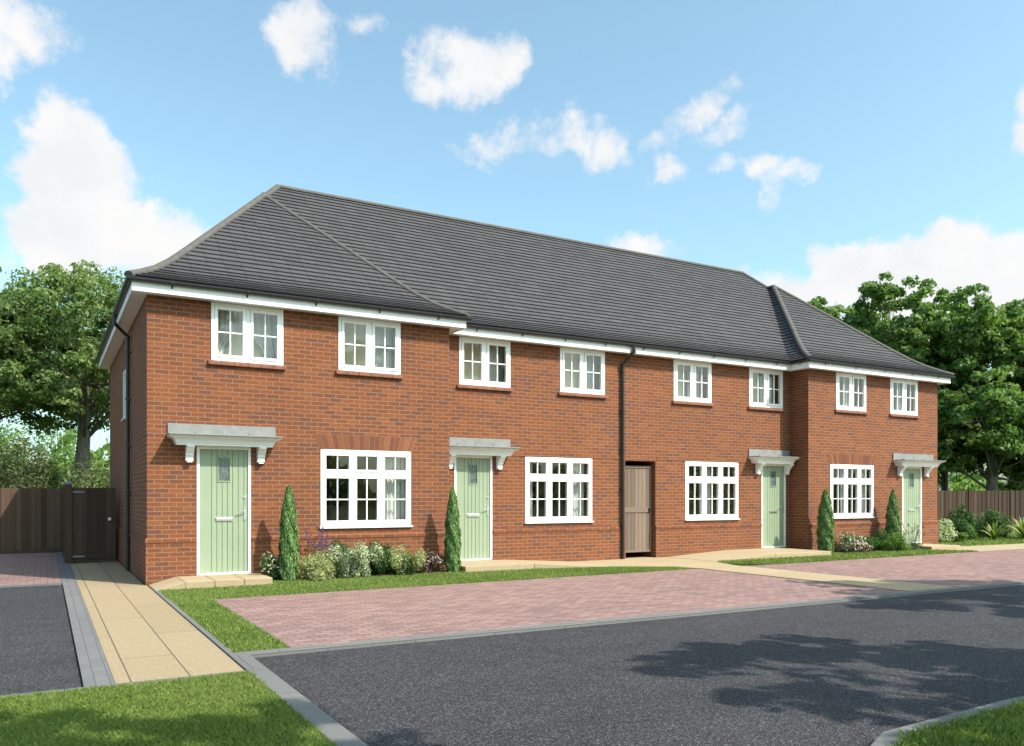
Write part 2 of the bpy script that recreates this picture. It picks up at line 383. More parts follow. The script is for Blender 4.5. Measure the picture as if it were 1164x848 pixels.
# splayed brick arches over the end houses' ground floor windows
for gx in (GR[0][0], GR[3][0]):
    mb = MB(); n = 19; z0, z1 = GZ1+.003, GZ1+.27
    for i in range(n):
        a0 = i/n; a1 = (i+1)/n
        lo0 = gx-.01+a0*(GW+.02)+.004; lo1 = gx-.01+a1*(GW+.02)-.004
        sp = .10; hi0 = gx-sp+a0*(GW+2*sp)+.004; hi1 = gx-sp+a1*(GW+2*sp)-.004
        y = -.007; t = random.random()
        f = [(lo0,y,z0),(lo1,y,z0),(hi1,y,z1),(hi0,y,z1)]; bk = [(p[0], -.001, p[2]) for p in f]
        mb.face(f, tint=t)
        for k in range(4): mb.face([f[k], bk[k], bk[(k+1)%4], f[(k+1)%4]], tint=t)
    m, nt = new_mat('arch_brick')
    at = N(nt, 'ShaderNodeAttribute', attribute_name='tint'); nz = noise(nt, objco(nt), 30, 4, .6)
    cc = ramp(nt, at.outputs['Fac'], [(0, (.15, .055, .034)), (.5, (.215, .075, .034)), (1, (.265, .105, .05))])
    cc = mixc(nt, .4, cc, ramp(nt, nz, [(.3, (.5,)*3), (.7, (1.0,)*3)]), 'MULTIPLY'); finish(nt, cc, .85, nz, .4, .004, .3)
    ar = mb.build('brick_arch', m, house)
    mj = MB(); mj.face([(gx-.014,-.003,z0),(gx+GW+.014,-.003,z0),(gx+GW+.104,-.003,z1+.003),(gx-.104,-.003,z1+.003)])
    mj.build('mortar_bed', M['mortar'], ar)

# windows
def curtain_mb(x0, x1, y, z0, z1, seed, amp=.02, waves=7, tie=False):
    mb = MB(); rr = random.Random(seed); n = waves*6; ph = rr.random()*6; rows = 8
    def pt(i, j):
        u = i/n; v = j/rows; s = 1.0
        if tie: s = 1 - .55*math.exp(-((v-.28)/.25)**2)
        return (x0+(x1-x0)*u*s, y+amp*math.sin(u*waves*6.28+ph)+amp*.4*math.sin(u*waves*15+ph), z0+(z1-z0)*v)
    for i in range(n):
        for j in range(rows): mb.face([pt(i, j), pt(i+1, j), pt(i+1, j+1), pt(i, j+1)], uv=[(0,0)]*4)
    return mb
def frame_bars(mb, x0, x1, z0, z1, w, y0, y1):
    mb.box(x0, y0, z0, x0+w, y1, z1); mb.box(x1-w, y0, z0, x1, y1, z1)
    mb.box(x0+w, y0, z0, x1-w, y1, z0+w); mb.box(x0+w, y0, z1-w, x1-w, y1, z1)
def upper_window(x, y, k):
    mb = MB(); X1 = x+UW; g = .002
    frame_bars(mb, x+g, X1-g, UZ0+g, UZ1-g, .055, y-.012, y+.07)
    xm = (x+X1)/2; mb.box(xm-.035, y-.008, UZ0+.057, xm+.035, y+.066, UZ1-.057)
    win = mb.build('window', M['white'], house, bevel=.004)
    pm = MB(); cs = MB()
    for a, b in ((x+.057, xm-.037), (xm+.037, X1-.057)):
        z0, z1 = UZ0+.057, UZ1-.057
        frame_bars(cs, a+.002, b-.002, z0+.002, z1-.002, .05, y-.022, y+.05)
        cx = (a+b)/2; cz = (z0+z1)/2
        cs.box(cx-.011, y-.006, z0+.052, cx+.011, y+.034, z1-.052); cs.box(a+.052, y-.004, cz-.011, cx-.0112, y+.032, cz+.011); cs.box(cx+.0112, y-.004, cz-.011, b-.052, y+.032, cz+.011)
        pm.face([(a+.052,y+.014,z0+.052),(b-.052,y+.014,z0+.052),(b-.052,y+.014,z1-.052),(a+.052,y+.014,z1-.052)])
    cs.build('casement', M['white'], win, bevel=.003)
    pm.build('pane', M['glass'], win)
    sm = MB(); n = 6; sx0, sx1 = x-.05, X1+.04
    for i in range(n):
        a = sx0+(sx1-sx0)*i/n; b = sx0+(sx1-sx0)*(i+1)/n-.006
        A = [(a,y-.06,UZ0-.075),(b,y-.06,UZ0-.075),(b,y-.06,UZ0-.022),(a,y-.06,UZ0-.022),(a,y+.0,UZ0-.075),(b,y+.0,UZ0-.075),(b,y,UZ0-.004),(a,y,UZ0-.004)]
        for q in ((0,1,2,3),(3,2,6,7),(0,4,5,1),(0,3,7,4),(1,5,6,2)): sm.face([A[j] for j in q])
    sm.build('sill', M['sill'], win, bevel=.004)
    yi = y+.36
    curtain_mb(x-.25, X1+.25, y+.50, UZ0-.45, UZ1-.005, k+40, .010, 9).build('pane_brightening_sheet', M['pane_sheet'], win, smooth=True)  # pale sheet added behind the glass to brighten the upper panes
    wb = MB(); wb.box(x-.1, y+.075, UZ0-.03, X1+.1, y+.485, UZ0+.012)
    wb.build('sun_bounce_board', M['white_board'], win)  # white reflector added inside, bounces sunlight up onto the pale sheet
    if k == 0:
        curtain_mb(x+.04, x+.52, yi, UZ0-.1, UZ1-.02, k, .02, 5, True).build('curtain', M['curtain'], win, smooth=True)
        curtain_mb(X1-.02, X1-.50, yi, UZ0-.1, UZ1-.02, k+9, .02, 5, True).build('curtain', M['curtain'], win, smooth=True)
    else:
        if k not in (3, 5): curtain_mb(x+.05, x+.25, yi, UZ0-.1, UZ1-.02, k, .02, 4).build('curtain', M['curtain'], win, smooth=True)
        curtain_mb(X1-.42, X1-.05, yi, UZ0-.1, UZ1-.02, k+9, .022, 5).build('curtain', M['curtain'], win, smooth=True)
    return win
def ground_window(x, y, k):
    mb = MB(); X1 = x+GW; g = .002
    frame_bars(mb, x+g, X1-g, GZ0+.03, GZ1-g, .06, y-.012, y+.07)
    zt = GZ0+.985; lw = (GW-.12)/3
    mb.box(x+.062, y-.010, zt-.035, X1-.062, y+.066, zt+.035)
    for i in (1, 2):
        xm = x+.06+lw*i
        mb.box(xm-.03, y-.009, GZ0+.092, xm+.03, y+.065, zt-.037); mb.box(xm-.03, y-.009, zt+.037, xm+.03, y+.065, GZ1-.064)
    win = mb.build('window', M['white'], house, bevel=.004)
    pm = MB(); cs = MB()
    for i in range(3):
        a = x+.06+lw*i+(.03 if i else 0)+.002; b = x+.06+lw*(i+1)-(.03 if i < 2 else 0)-.002
        for z0, z1, rows in ((GZ0+.094, zt-.039, 2), (zt+.039, GZ1-.066, 1)):
            w = .042
            frame_bars(cs, a, b, z0, z1, w, y-.021, y+.05)
            cx = (a+b)/2; cs.box(cx-.011, y-.006, z0+w, cx+.011, y+.034, z1-w)
            if rows == 2:
                cz = (z0+z1)/2; cs.box(a+w, y-.004, cz-.011, cx-.0112, y+.032, cz+.011); cs.box(cx+.0112, y-.004, cz-.011, b-w, y+.032, cz+.011)
            pm.face([(a+w,y+.014,z0+w),(b-w,y+.014,z0+w),(b-w,y+.014,z1-w),(a+w,y+.014,z1-w)])
    cs.build('casement', M['white'], win, bevel=.003)
    pm.build('pane', M['glass'], win)
    sm = MB(); sm.box(x-.015, y-.05, GZ0-.004, X1+.025, y+.07, GZ0+.028); sm.build('sill', M['white'], win, bevel=.004)
    yi = y+.22
    if k in (0, 1): curtain_mb(X1-.48, X1-.06, yi, GZ0-.2, GZ1, k+20, .025, 5).build('curtain', M['curtain'], win, smooth=True)
    if k in (1, 2): curtain_mb(x+.05, x+.30, yi, GZ0-.2, GZ1, k+23, .025, 3).build('curtain', M['curtain'], win, smooth=True)
    if k in (0,): curtain_mb(x+.04, x+.14, yi, GZ0-.2, GZ1, k+22, .025, 2).build('curtain', M['curtain'], win, smooth=True)
    if k in (2, 3): curtain_mb(x+GW*.40, x+GW*.60, yi+.05, GZ0-.2, GZ1, k+20, .025, 4).build('curtain', M['curtain'], win, smooth=True)
    if k == 3: curtain_mb(X1-.34, X1-.06, yi, GZ0-.2, GZ1, k+21, .025, 4).build('curtain', M['curtain'], win, smooth=True)
    return win
for k, (x, y) in enumerate(UP): upper_window(x, y, k)
for k, (x, y) in enumerate(GR): ground_window(x, y, k)
# small landing window on the left gable side
mb = MB()
for y0, y1, z0, z1 in ((3.952, 4.007, 3.052, 4.048), (4.493, 4.548, 3.052, 4.048), (4.007, 4.493, 3.052, 3.107), (4.007, 4.493, 3.993, 4.048)): mb.box(-.012, y0, z0, .07, y1, z1)
mb.box(-.05, 3.93, 3.02, .0-.001, 4.57, 3.05)
sw = mb.build('window', M['white'], house, bevel=.004); sw['label'] = 'narrow landing window'
mb = MB(); mb.face([(.02,4.007,3.107),(.02,4.493,3.107),(.02,4.493,3.993),(.02,4.007,3.993)]); mb.build('pane', M['glass'], sw)

# rooms behind the glass
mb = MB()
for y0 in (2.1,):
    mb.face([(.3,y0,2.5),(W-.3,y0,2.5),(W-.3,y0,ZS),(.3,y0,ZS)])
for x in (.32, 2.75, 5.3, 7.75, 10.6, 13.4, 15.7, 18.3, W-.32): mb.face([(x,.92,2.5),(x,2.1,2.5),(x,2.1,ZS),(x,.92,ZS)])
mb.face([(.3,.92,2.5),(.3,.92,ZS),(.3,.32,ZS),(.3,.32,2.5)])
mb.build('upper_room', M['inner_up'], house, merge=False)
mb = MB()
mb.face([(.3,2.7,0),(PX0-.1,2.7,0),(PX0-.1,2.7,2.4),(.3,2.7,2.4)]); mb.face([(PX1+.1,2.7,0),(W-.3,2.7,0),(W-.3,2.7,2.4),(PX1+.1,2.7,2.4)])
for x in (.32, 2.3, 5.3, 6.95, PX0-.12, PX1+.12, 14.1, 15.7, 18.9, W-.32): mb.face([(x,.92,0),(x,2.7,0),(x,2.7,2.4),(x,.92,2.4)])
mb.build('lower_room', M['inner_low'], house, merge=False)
mb = MB()
for a, b in ((.3, PX0-.1), (PX1+.1, W-.3)):
    mb.box(a, .9, .02, b, 5.2, .10); mb.box(a, .9, 2.4, b, 5.2, 2.5)
mb.build('floor_slab', M['inner_floor'], house, merge=False)
# picture frames, dressers inside the ground rooms
for gx, gy in GR:
    mb = MB(); mb.box(gx+.7, 2.25, .1, gx+1.6, 2.65, .95); mb.box(gx+.8, 2.63, 1.25, gx+1.5, 2.68, 1.8)
    mb.build('dresser', M['dark_wood'], house)

# doors
def door_set(x, y, k):
    X1 = x+DW; fw = .05
    mb = MB(); mb.box(x+.002, y-.012, DZ0, x+fw, y+.09, DZ1-.002); mb.box(X1-fw, y-.012, DZ0, X1-.002, y+.09, DZ1-.002); mb.box(x+fw, y-.012, DZ1-fw, X1-fw, y+.09, DZ1-.002)
    mb.box(x+fw, y-.03, DZ0, X1-fw, y+.09, DZ0+.035)
    fr = mb.build('door_frame', M['white'], house, bevel=.004)
    a, b, z0, z1 = x+fw+.003, X1-fw-.003, DZ0+.04, DZ1-fw-.003
    wx0, wx1, wz0, wz1 = (a+b)/2-.095, (a+b)/2+.095, 1.70, 2.10
    mb = MB(); n = 7; w = (b-a)/n; yd = y+.012
    # planks as separate raised strips with grooves, window hole left open
    def plank(p0, p1, q0, q1):
        mb.box(p0, yd, q0, p1, yd+.045, q1)
    edges = [a+.0, a+.19, a+.285, a+.38, a+.475, a+.57, a+.665, b]; edges = [a + (b-a)*t for t in (0, .24, .35, .46, .57, .68, .80, .92, 1)]
    for i in range(len(edges)-1):
        p0, p1 = edges[i]+.004, edges[i+1]-.004
        if p1 <= wx0 or p0 >= wx1: plank(p0, p1, z0, z1)
        else:
            plank(p0, p1, z0, wz0); plank(p0, p1, wz1, z1)
            if p0 < wx0: plank(p0, wx0, wz0+.0005, wz1-.0005)
            if p1 > wx1: plank(wx1, p1, wz0+.0005, wz1-.0005)
    mb.box(a, yd+.012, z0, b, yd+.040, wz0); mb.box(a, yd+.012, wz1, b, yd+.040, z1); mb.box(a, yd+.012, wz0, wx0, yd+.040, wz1); mb.box(wx1, yd+.012, wz0, b, yd+.040, wz1)
    d = mb.build('door', M['sage'], house, bevel=.003)
    mb = MB(); frame_bars(mb, wx0-.014, wx1+.014, wz0-.014, wz1+.014, .018, yd-.010, yd+.02); mb.build('glazing_bead', M['sage'], d, bevel=.003)
    mb = MB(); mb.face([(wx0,yd+.01,wz0),(wx1,yd+.01,wz0),(wx1,yd+.01,wz1),(wx0,yd+.01,wz1)]); mb.build('door_pane', M['obscure'], d)
    mb = MB(); cx = (a+b)/2; mb.box(cx-.14, yd-.016, 1.02, cx+.14, yd-.001, 1.085); mb.box(cx-.12, yd-.022, 1.033, cx+.12, yd-.0165, 1.072); mb.build('letterbox', M['chrome'], d, bevel=.003)
    mb = MB(); hx = b-.05; mb.box(hx-.018, yd-.012, 1.04, hx+.018, yd-.001, 1.26); mb.tube([(hx,yd-.005,1.19),(hx,yd-.05,1.19),(hx-.03,yd-.058,1.188),(hx-.13,yd-.055,1.165)], .009, 8); mb.build('handle', M['chrome'], d)
    mb = MB(); mb.tube([(hx,yd+.0,1.43),(hx,yd-.014,1.43)], .026, 14); mb.build('lock', M['chrome'], d)
    mb = MB(); mb.box(x+.004, y+.14, 0, X1-.004, y+.28, 2.28); mb.build('door_backing', M['dark_wood'], d)
for k, (x, y) in enumerate(DR): door_set(x, y, k)

# canopies: moulded white cornice, lead flat with upstand, two scroll brackets
def canopy(x0, x1, y, bx, p=.385):
    zt = 2.44
    prof = [(0, 2.285), (.225, 2.285), (.225, 2.312), (.24, 2.318), (.246, 2.345), (.262, 2.375), (.285, 2.395), (.312, 2.402), (.312, 2.414), (.345, 2.418), (.345, zt), (0, zt)]
    mb = MB()
    def sec(d): return [(d[0], d[1])]
    # mitred returns: at each profile depth d the plan rectangle grows sideways too
    base = .225
    L0 = [(max(x0, x0+.345-max(d, base)), y-d, z) for d, z in prof]; R0 = [(x1-.345+max(d, base), y-d, z) for d, z in prof]
    n = len(prof)
    for i in range(n-1):
        mb.face([L0[i], R0[i], R0[i+1], L0[i+1]])
        for S in (L0, R0):
            mb.face([S[i], S[i+1], (S[i+1][0], y, prof[i+1][1]), (S[i][0], y, prof[i][1])])
    cn = mb.build('canopy', M['white'], house)
    mb = MB(); mb.box(x0-.01, y-p-.01, zt+.001, x1+.01, y-.002, zt+.022)
    mb.box(x0+.01, y-.03, zt+.0225, x1-.03, y-.003, zt+.205)
    for i in range(3):
        lx = x0+.01+(x1-x0-.04)*(i+1)/4
        mb.tube([(lx,y-.03,zt+.09),(lx,y-.035,zt+.05),(lx,y-.06,zt+.026),(lx,y-p,zt+.022)], .011, 8)
    mb.build('lead_roof', M['lead'], cn, bevel=.004)
    for b in bx:
        pr = [(.012, 2.283), (.235, 2.283), (.235, 2.255), (.20, 2.245), (.185, 2.215), (.15, 2.175), (.115, 2.15), (.115, 2.125), (.085, 2.10), (.085, 2.035), (.012, 2.02)]
        mb = MB(); w = .062
        lf = [(b-w, y-d, z) for d, z in pr]; rt = [(b+w, y-d, z) for d, z in pr]
        mb.face(lf); mb.face(rt[::-1])
        for i in range(len(pr)): j = (i+1) % len(pr); mb.face([lf[i], rt[i], rt[j], lf[j]])
        mb.box(b-w+.02, y-.10, 2.005, b+w-.02, y-.003, 2.019)
        mb.box(b-w+.022, y-.092, 2.05, b+w-.022, y-.0855, 2.09)
        mb.build('bracket', M['white'], cn, bevel=.005)
canopy(.30, 2.09, 0, (.64, 1.80)); canopy(5.44, 7.14, YM, (5.68, 6.83)); canopy(14.05, 15.565, YM, (14.36, 15.40)); canopy(18.95, 20.80, 0, (19.22, 20.42))

# ------------------------------------------------------------------ roof
e = .28; ZE = 4.94; HR = 3.6; YR = 4.5; XR = 3.2
HT = lambda h: float(np.interp(h, [0, .22, .42, .62, .85, HR], [0, .13, .26, .425, .652, HR]))
hA = (2.7+e)/(XR+e)*HR; YA2 = (YM-e)+(YR-(YM-e))*hA/HR
xe = 2.7+2.7+e   # inner eave of the projecting end blocks
def mir(P): return [(W-p[0],)+tuple(p[1:]) for p in P][::-1]
yb = YB+e
left = [(-e,yb,0),(-e,-e,0),(2.7,3.65,hA),(2.7,YA2,hA),(XR,YR,HR)]
frontA = [(-e,-e,0),(xe,-e,0),(2.7,3.65,hA)]
rightA = [(xe,-e,0),(xe,YM-e,0),(2.7,YA2,hA),(2.7,3.65,hA)]
front = [(xe,YM-e,0),(W-xe,YM-e,0),(W-2.7,YA2,hA),(W-XR,YR,HR),(XR,YR,HR),(2.7,YA2,hA)]
back = [(W+e,yb,0),(-e,yb,0),(XR,YR,HR),(W-XR,YR,HR)]
def clip(poly, h, keep_above):
    out = []
    for i in range(len(poly)):
        a, b = poly[i], poly[(i+1) % len(poly)]
        ia = (a[2] >= h-1e-9) if keep_above else (a[2] <= h+1e-9); ib = (b[2] >= h-1e-9) if keep_above else (b[2] <= h+1e-9)
        if ia: out.append(a)
        if ia != ib:
            t = (h-a[2])/(b[2]-a[2]); out.append((a[0]+(b[0]-a[0])*t, a[1]+(b[1]-a[1])*t, h))
    return out
mb = MB(); NC = 34
for poly in (left, frontA, rightA, front, back, mir(left), mir(frontA), mir(rightA)):
    P = [Vector(p) for p in poly]; nrm = Vector((0,0,0))
    for k in range(len(P)): nrm += P[k].cross(P[(k+1) % len(P)])
    nrm.normalize()
    if nrm.z < 0: nrm = -nrm
    along = Vector((0,0,1)).cross(nrm).normalized()
    top = max(p[2] for p in poly); slope = 1/math.sqrt(max(1e-6, 1-nrm.z**2))
    for i in range(NC):
        h0, h1 = HR*i/NC, HR*(i+1)/NC
        if h0 >= top-1e-6: break
        h1 = min(h1, top)
        q = clip(clip(poly, h0, True), h1, False)
        if len(q) < 3: continue
        jit = random.random()*.3
        def place(p, lift):
            f = 1-(p[2]-h0)/(HR/NC)
            b = Vector((p[0], p[1], ZE+HT(p[2])))
            return b + nrm*(.026*f*lift)
        pts = [place(p, 1) for p in q]
        mb.face(pts, uv=[(Vector(p).dot(along)+.15*(i % 2)+jit*.02, i+.02+.96*min(1, (p[2]-h0)/(HR/NC))) for p in q])
        low = [p for p in q if abs(p[2]-h0) < 1e-6]
        if len(low) == 2: mb.face([place(low[0], 0), place(low[1], 0), place(low[1], 1), place(low[0], 1)], uv=[(Vector(p).dot(along), i+.5) for p in (low[0], low[1], low[1], low[0])])
roof = mb.build('roof', M['tile'], house, merge=False)
def hip(a, b, name, r=.070, lift=.03):
    a = Vector(a); b = Vector(b); ln = (b-a).length; n = max(2, int(ln/.42)); mb = MB()
    for i in range(n):
        p = a.lerp(b, i/n); q = a.lerp(b, (i+1)/n); out = []
        for s, (pp, rr) in enumerate(((p, r*1.015), (q, r))):
            z = ZE+HT(pp.z)+lift-.03; out.append((Vector((pp.x, pp.y, z)), rr))
        d = (out[1][0]-out[0][0]).normalized(); side = d.cross(Vector((0,0,1))).normalized(); up = side.cross(d)
        rings = []
        for c, rr in out:
            if i == 0 and c is out[0][0]: c = c - d*.03
            rings.append([c + side*(rr*1.05*math.cos(t)) + up*(rr*.9*math.sin(t)) for t in [math.pi*k/10 for k in range(-1, 12)]])
        for k in range(12): mb.face([rings[0][k], rings[0][k+1], rings[1][k+1], rings[1][k]], uv=[(0,0)]*4)
        mb.face(rings[0], uv=[(0,0)]*13)
        mb.face(rings[1][::-1], uv=[(0,0)]*13)
    return mb.build(name, M['ridge'], roof)
for f in (lambda P: P, lambda P: [(W-p[0],)+tuple(p[1:]) for p in P]):
    for A, B in (((-e,-e,0),(2.7,3.65,hA)), ((xe,-e,0),(2.7,3.65,hA)), ((2.7,YA2,hA),(XR,YR,HR)), ((-e,yb,0),(XR,YR,HR)), ((2.7,3.65,hA),(2.7,YA2,hA))):
        A2, B2 = f([A, B]); hip(A2, B2, 'hip_tiles', .056 if A == (xe,-e,0) and f((A,))[0][0] < W/2 else .070)
hip((XR,YR,HR), (W-XR,YR,HR), 'ridge_tiles')
# eaves: soffit, fascia, gutter following the stepped plan
o_ = .24
outl = [(-o_,-o_),(XA+o_,-o_),(XA+o_,YM-o_),(XD-o_,YM-o_),(XD-o_,-o_),(W+o_,-o_),(W+o_,YB+o_),(-o_,YB+o_)]
mb = MB(); mb.face([(x,y,ZS+.003) for x,y in outl][::-1]); mb.build('soffit', M['white_board'], house)
mb = MB(); mi_ = .022
def offs(poly, d):
    out = []; n = len(poly)
    for i in range(n):
        a, b, c = poly[i-1], poly[i], poly[(i+1) % n]
        d1 = Vector((b[0]-a[0], b[1]-a[1])).normalized(); d2 = Vector((c[0]-b[0], c[1]-b[1])).normalized()
        n1 = Vector((d1.y, -d1.x)); n2 = Vector((d2.y, -d2.x))
        out.append((b[0]+(n1.x+n2.x)*d, b[1]+(n1.y+n2.y)*d))
    return out
inn = offs(outl, -.02); out = offs(outl, .004); n = len(outl)
for i in range(n):
    j = (i+1) % n
    a, b, c, d = out[i], out[j], inn[i], inn[j]; z0, z1 = ZS-.012, 4.865
    mb.face([(*a,z0),(*b,z0),(*b,z1),(*a,z1)]); mb.face([(*c,z0),(*d,z0),(*b,z0),(*a,z0)]); mb.face([(*c,z1),(*d,z1),(*d,z0),(*c,z0)]); mb.face([(*a,z1),(*b,z1),(*d,z1),(*c,z1)])
mb.build('fascia', M['white_board'], house)
mb = MB(); prof = [(.004, 4.868), (.02, 4.852), (.05, 4.846), (.075, 4.856), (.09, 4.88), (.094, 4.912), (.082, 4.912), (.072, 4.888), (.03, 4.88), (.004, 4.905)]
rings = [[(*p, z) for p in offs(outl, d)] for d, z in prof]
for i in range(n):
    j = (i+1) % n
    for k in range(len(prof)-1):
        mb.face([rings[k][i], rings[k][j], rings[k+1][j], rings[k+1][i]])
gut = mb.build('gutter', M['black'], house, smooth=False)
for i in range(n):
    if i == 6: continue
    a = Vector(outl[i]); b = Vector(outl[(i+1) % n]); d = (b-a); ln = d.length; d.normalize(); nn = Vector((d.y, -d.x)); k = max(1, int(ln/1.05))
    for q in range(k):
        c = a + d*((q+.5)*ln/k)
        mb = MB()
        p0 = c-d*.014; p1 = c+d*.014
        for (h0, y0), (h1, y1) in (((4.80, .006), (4.842, .02)), ((4.842, .02), (4.836, .06)), ((4.836, .06), (4.865, .096)), ((4.865, .096), (4.915, .10))):
            mb.face([(*(p0+nn*y0), h0), (*(p1+nn*y0), h0), (*(p1+nn*y1), h1), (*(p0+nn*y1), h1)])
        mb.build('gutter_bracket', M['black'], gut)
def downpipe(pts, clipz, wallpt):
    mb = MB(); mb.tube(pts, .036, 14)
    d = mb.build('downpipe', M['black'], house, smooth=False)
    for z in clipz:
        mb = MB(); x, y = pts[-2][0], pts[-2][1]
        mb.tube([(x, y, z-.018), (x, y, z+.018)], .046, 14); w = wallpt
        if w[0] is None: mb.box(x-.055, y-.005, z-.014, x+.055, w[1]-.001, z+.014)
        else: mb.box(min(x, w[0]), y-.055, z-.014, max(x, w[0]-.001), y+.055, z+.014)
        mb.build('pipe_clip', M['black'], d)
    for p in pts[1:3]:
        mb = MB(); mb.tube([(p[0], p[1], p[2]-.04), (p[0], p[1], p[2]+.02)], .044, 14); mb.build('pipe_collar', M['black'], d)
downpipe([(10.18,YM-.30,4.86),(10.18,YM-.30,4.74),(10.05,YM-.06,4.46),(10.05,YM-.06,3.0),(10.05,YM-.06,.02)], (4.3, 3.4, 2.5, 1.6, .75), (None, YM))
downpipe([(-.30,2.62,4.86),(-.30,2.62,4.70),(-.06,2.78,4.50),(-.06,2.78,3.0),(-.06,2.78,.02)], (4.2, 3.3, 2.4, 1.5, .7), (0, None))

# passage door
mb = MB(); gx0, gx1, gz0, gz1 = PX0+.02, PX1-.03, .14, 2.16; gy = YM+.13; nb = 7
for i in range(nb):
    a = gx0+.03+(gx1-gx0-.06)*i/nb; b = gx0+.03+(gx1-gx0-.06)*(i+1)/nb-.005
    mb.box(a, gy, gz0+.02, b, gy+.022, gz1-.02, tint=random.random())
for a, b in ((gx0, gx0+.03), (gx1-.03, gx1)): mb.box(a, gy-.02, gz0, b, gy+.035, gz1, tint=.7)
for z0, z1 in ((gz0, gz0+.05), (1.07, 1.19), (gz1-.05, gz1)): mb.box(gx0+.03, gy-.018, z0, gx1-.03, gy-.001, z1, tint=.6)
pg = mb.build('passage_gate', M['gatewood'], house, bevel=.003); pg['label'] = 'weathered boarded passage gate'
mb = MB(); mb.box(gx1-.09, gy-.035, 1.08, gx1-.03, gy-.019, 1.18); mb.tube([(gx1-.06,gy-.035,1.13),(gx1-.06,gy-.07,1.13)], .02, 12); mb.build('latch', M['black'], pg)

# doorsteps
def step(poly, z1f, name='doorstep'):
    mb = MB(); mb.prism(poly, -.05, 0, ztop=z1f); return mb.build(name, M['slabpale'], house, bevel=.012, merge=True)
mb = MB()
for a, b in ((.44, .88), (.885, 1.33), (1.335, 1.78)): mb.prism([(a,-.98),(b,-.98),(b,-.021),(a,-.021)], -.05, .12)
mb.prism([(.02,-1.0),(.435,-1.02),(.435,-.021),(.02,-.021)], -.05, .12, ztop=lambda x, y: .004 if x < .1 else .12)
mb.build('doorstep', M['slabpale'], house, bevel=.012)
mb = MB()
mb.prism([(5.46,-.62),(6.95,-.66),(6.95,YM-.021),(5.46,YM-.021)], -.05, .115)
mb.prism([(6.955,-.66),(8.6,-1.0),(8.6,YM-.021),(6.955,YM-.021)], -.05, .1, ztop=lambda x, y: .115 if x < 7 else .012)
mb.build('doorstep', M['slabpale'], house, bevel=.01)
mb = MB()
mb.prism([(13.25,-1.06),(15.14,-1.06),(15.14,YM-.021),(13.25,YM-.021)], -.05, .115)
mb.prism([(11.4,-1.04),(13.245,-1.06),(13.245,YM-.021),(11.4,YM-.021)], -.05, .1, ztop=lambda x, y: .115 if x > 13 else .012)
mb.build('doorstep', M['slabpale'], house, bevel=.01)
mb = MB(); mb.prism([(19.2,-1.0),(20.5,-1.0),(20.5,-.021),(19.2,-.021)], -.05, .10); mb.build('doorstep', M['slabpale'], house, bevel=.01)

# ------------------------------------------------------------------ the ground
def sheet(name, poly, z, mat, kind='structure', z0=-.08, rot=False, bevel=0):
    mb = MB(); mb.prism(poly, z0, z, uvrot=rot); o = mb.build(name, mat, None, bevel=bevel); tag(o, kind=kind); return o
mb = MB(); S = 900; g = 12
mb.face([(-S,-S,-.07),(S,-S,-.07),(S,S,-.07),(-S,S,-.07)]); tag(mb.build('ground', M['turf']), kind='structure')
sheet('driveway', [(-16,-7.57),(-1.19,-7.57),(-1.19,.95),(-16,.95)], -.02, M['drive'])
sheet('driveway_edging', [(-1.185,-7.57),(-.975,-7.57),(-.975,9.7),(-1.185,9.7)], .006, M['edgeblock'])
sheet('driveway_crossing', [(-16,.953),(-1.188,.953),(-1.188,1.10),(-16,1.10)], .003, M['edgeblock'], rot=True)
sheet('parking_court', [(-16,1.103),(-1.188,1.103),(-1.188,9.7),(-16,9.7)], .0, M['pavers'])
sheet('path', [(-.97,-7.57),(-.008,-7.57),(-.008,-.012),(-.034,-.01),(-.034,6.3),(-.97,6.3)], .0, M['slab'], rot=True)
sheet('path_edging', [(-.003,-7.57),(.05,-7.57),(.05,-1.08),(-.003,-1.0)], .014, M['kerb'], rot=True)
lawn1 = [(.055,-6.70),(.58,-6.70),(.58,-2.5),(9.72,-2.15),(9.70,-1.72),(8.6,-1.02),(6.97,-.68),(5.45,-.64),(5.44,-.03),(1.80,-.025),(1.80,-1.0),(.44,-1.03),(.055,-1.02)]
sheet('lawn', lawn1, -.004, M['turf'])
sheet('parking_bay', [(.605,-6.70),(9.90,-6.70),(9.90,-2.16),(9.72,-2.13),(.605,-2.48)], .0, M['pavers'])
sheet('parking_bay', [(11.10,-6.70),(40,-6.70),(40,-1.85),(19.9,-1.90),(11.9,-2.17),(11.10,-2.1)], .0, M['pavers'])
sheet('bay_edging', [(.583,-6.70),(.602,-6.70),(.602,-2.48),(.583,-2.5)], .004, M['kerb'])
sheet('path', [(8.62,-1.03),(9.725,-1.73),(9.93,-2.16),(9.93,-6.70),(11.08,-6.70),(11.08,-1.95),(11.25,-1.38),(11.38,-1.05),(11.38,.57),(11.05,.57),(11.05,8.6),(10.16,8.6),(10.16,.57),(8.62,.57)], .008, M['slabpale'])
lawn2 = [(11.25,-1.36),(11.9,-2.15),(19.85,-1.90),(19.15,-1.06),(19.15,-.03),(15.18,-.03),(15.18,-1.09),(11.40,-1.07)]
sheet('lawn', lawn2, -.004, M['turf'])
sheet('path', [(19.17,-1.02),(19.9,-1.88),(40,-1.83),(40,-.9),(21.05,-.35),(20.55,-.05),(20.55,-1.02)], .006, M['slabpale'])
sheet('road', [(.17,-6.87),(90,-6.87),(90,-11.3),(4.3,-11.25),(2.9,-11.33),(2.0,-11.75),(1.6,-12.6),(1.5,-60),(.17,-60)], -.03, M['asphalt'])
sheet('kerb', [(.055,-6.863),(90,-6.863),(90,-6.706),(.055,-6.706)], .006, M['kerb'], bevel=.006)
sheet('kerb', [(.0,-60),(.165,-60),(.165,-6.87),(.055,-6.87),(.055,-7.575),(.0,-7.575)], .012, M['kerb'], rot=True, bevel=.006)
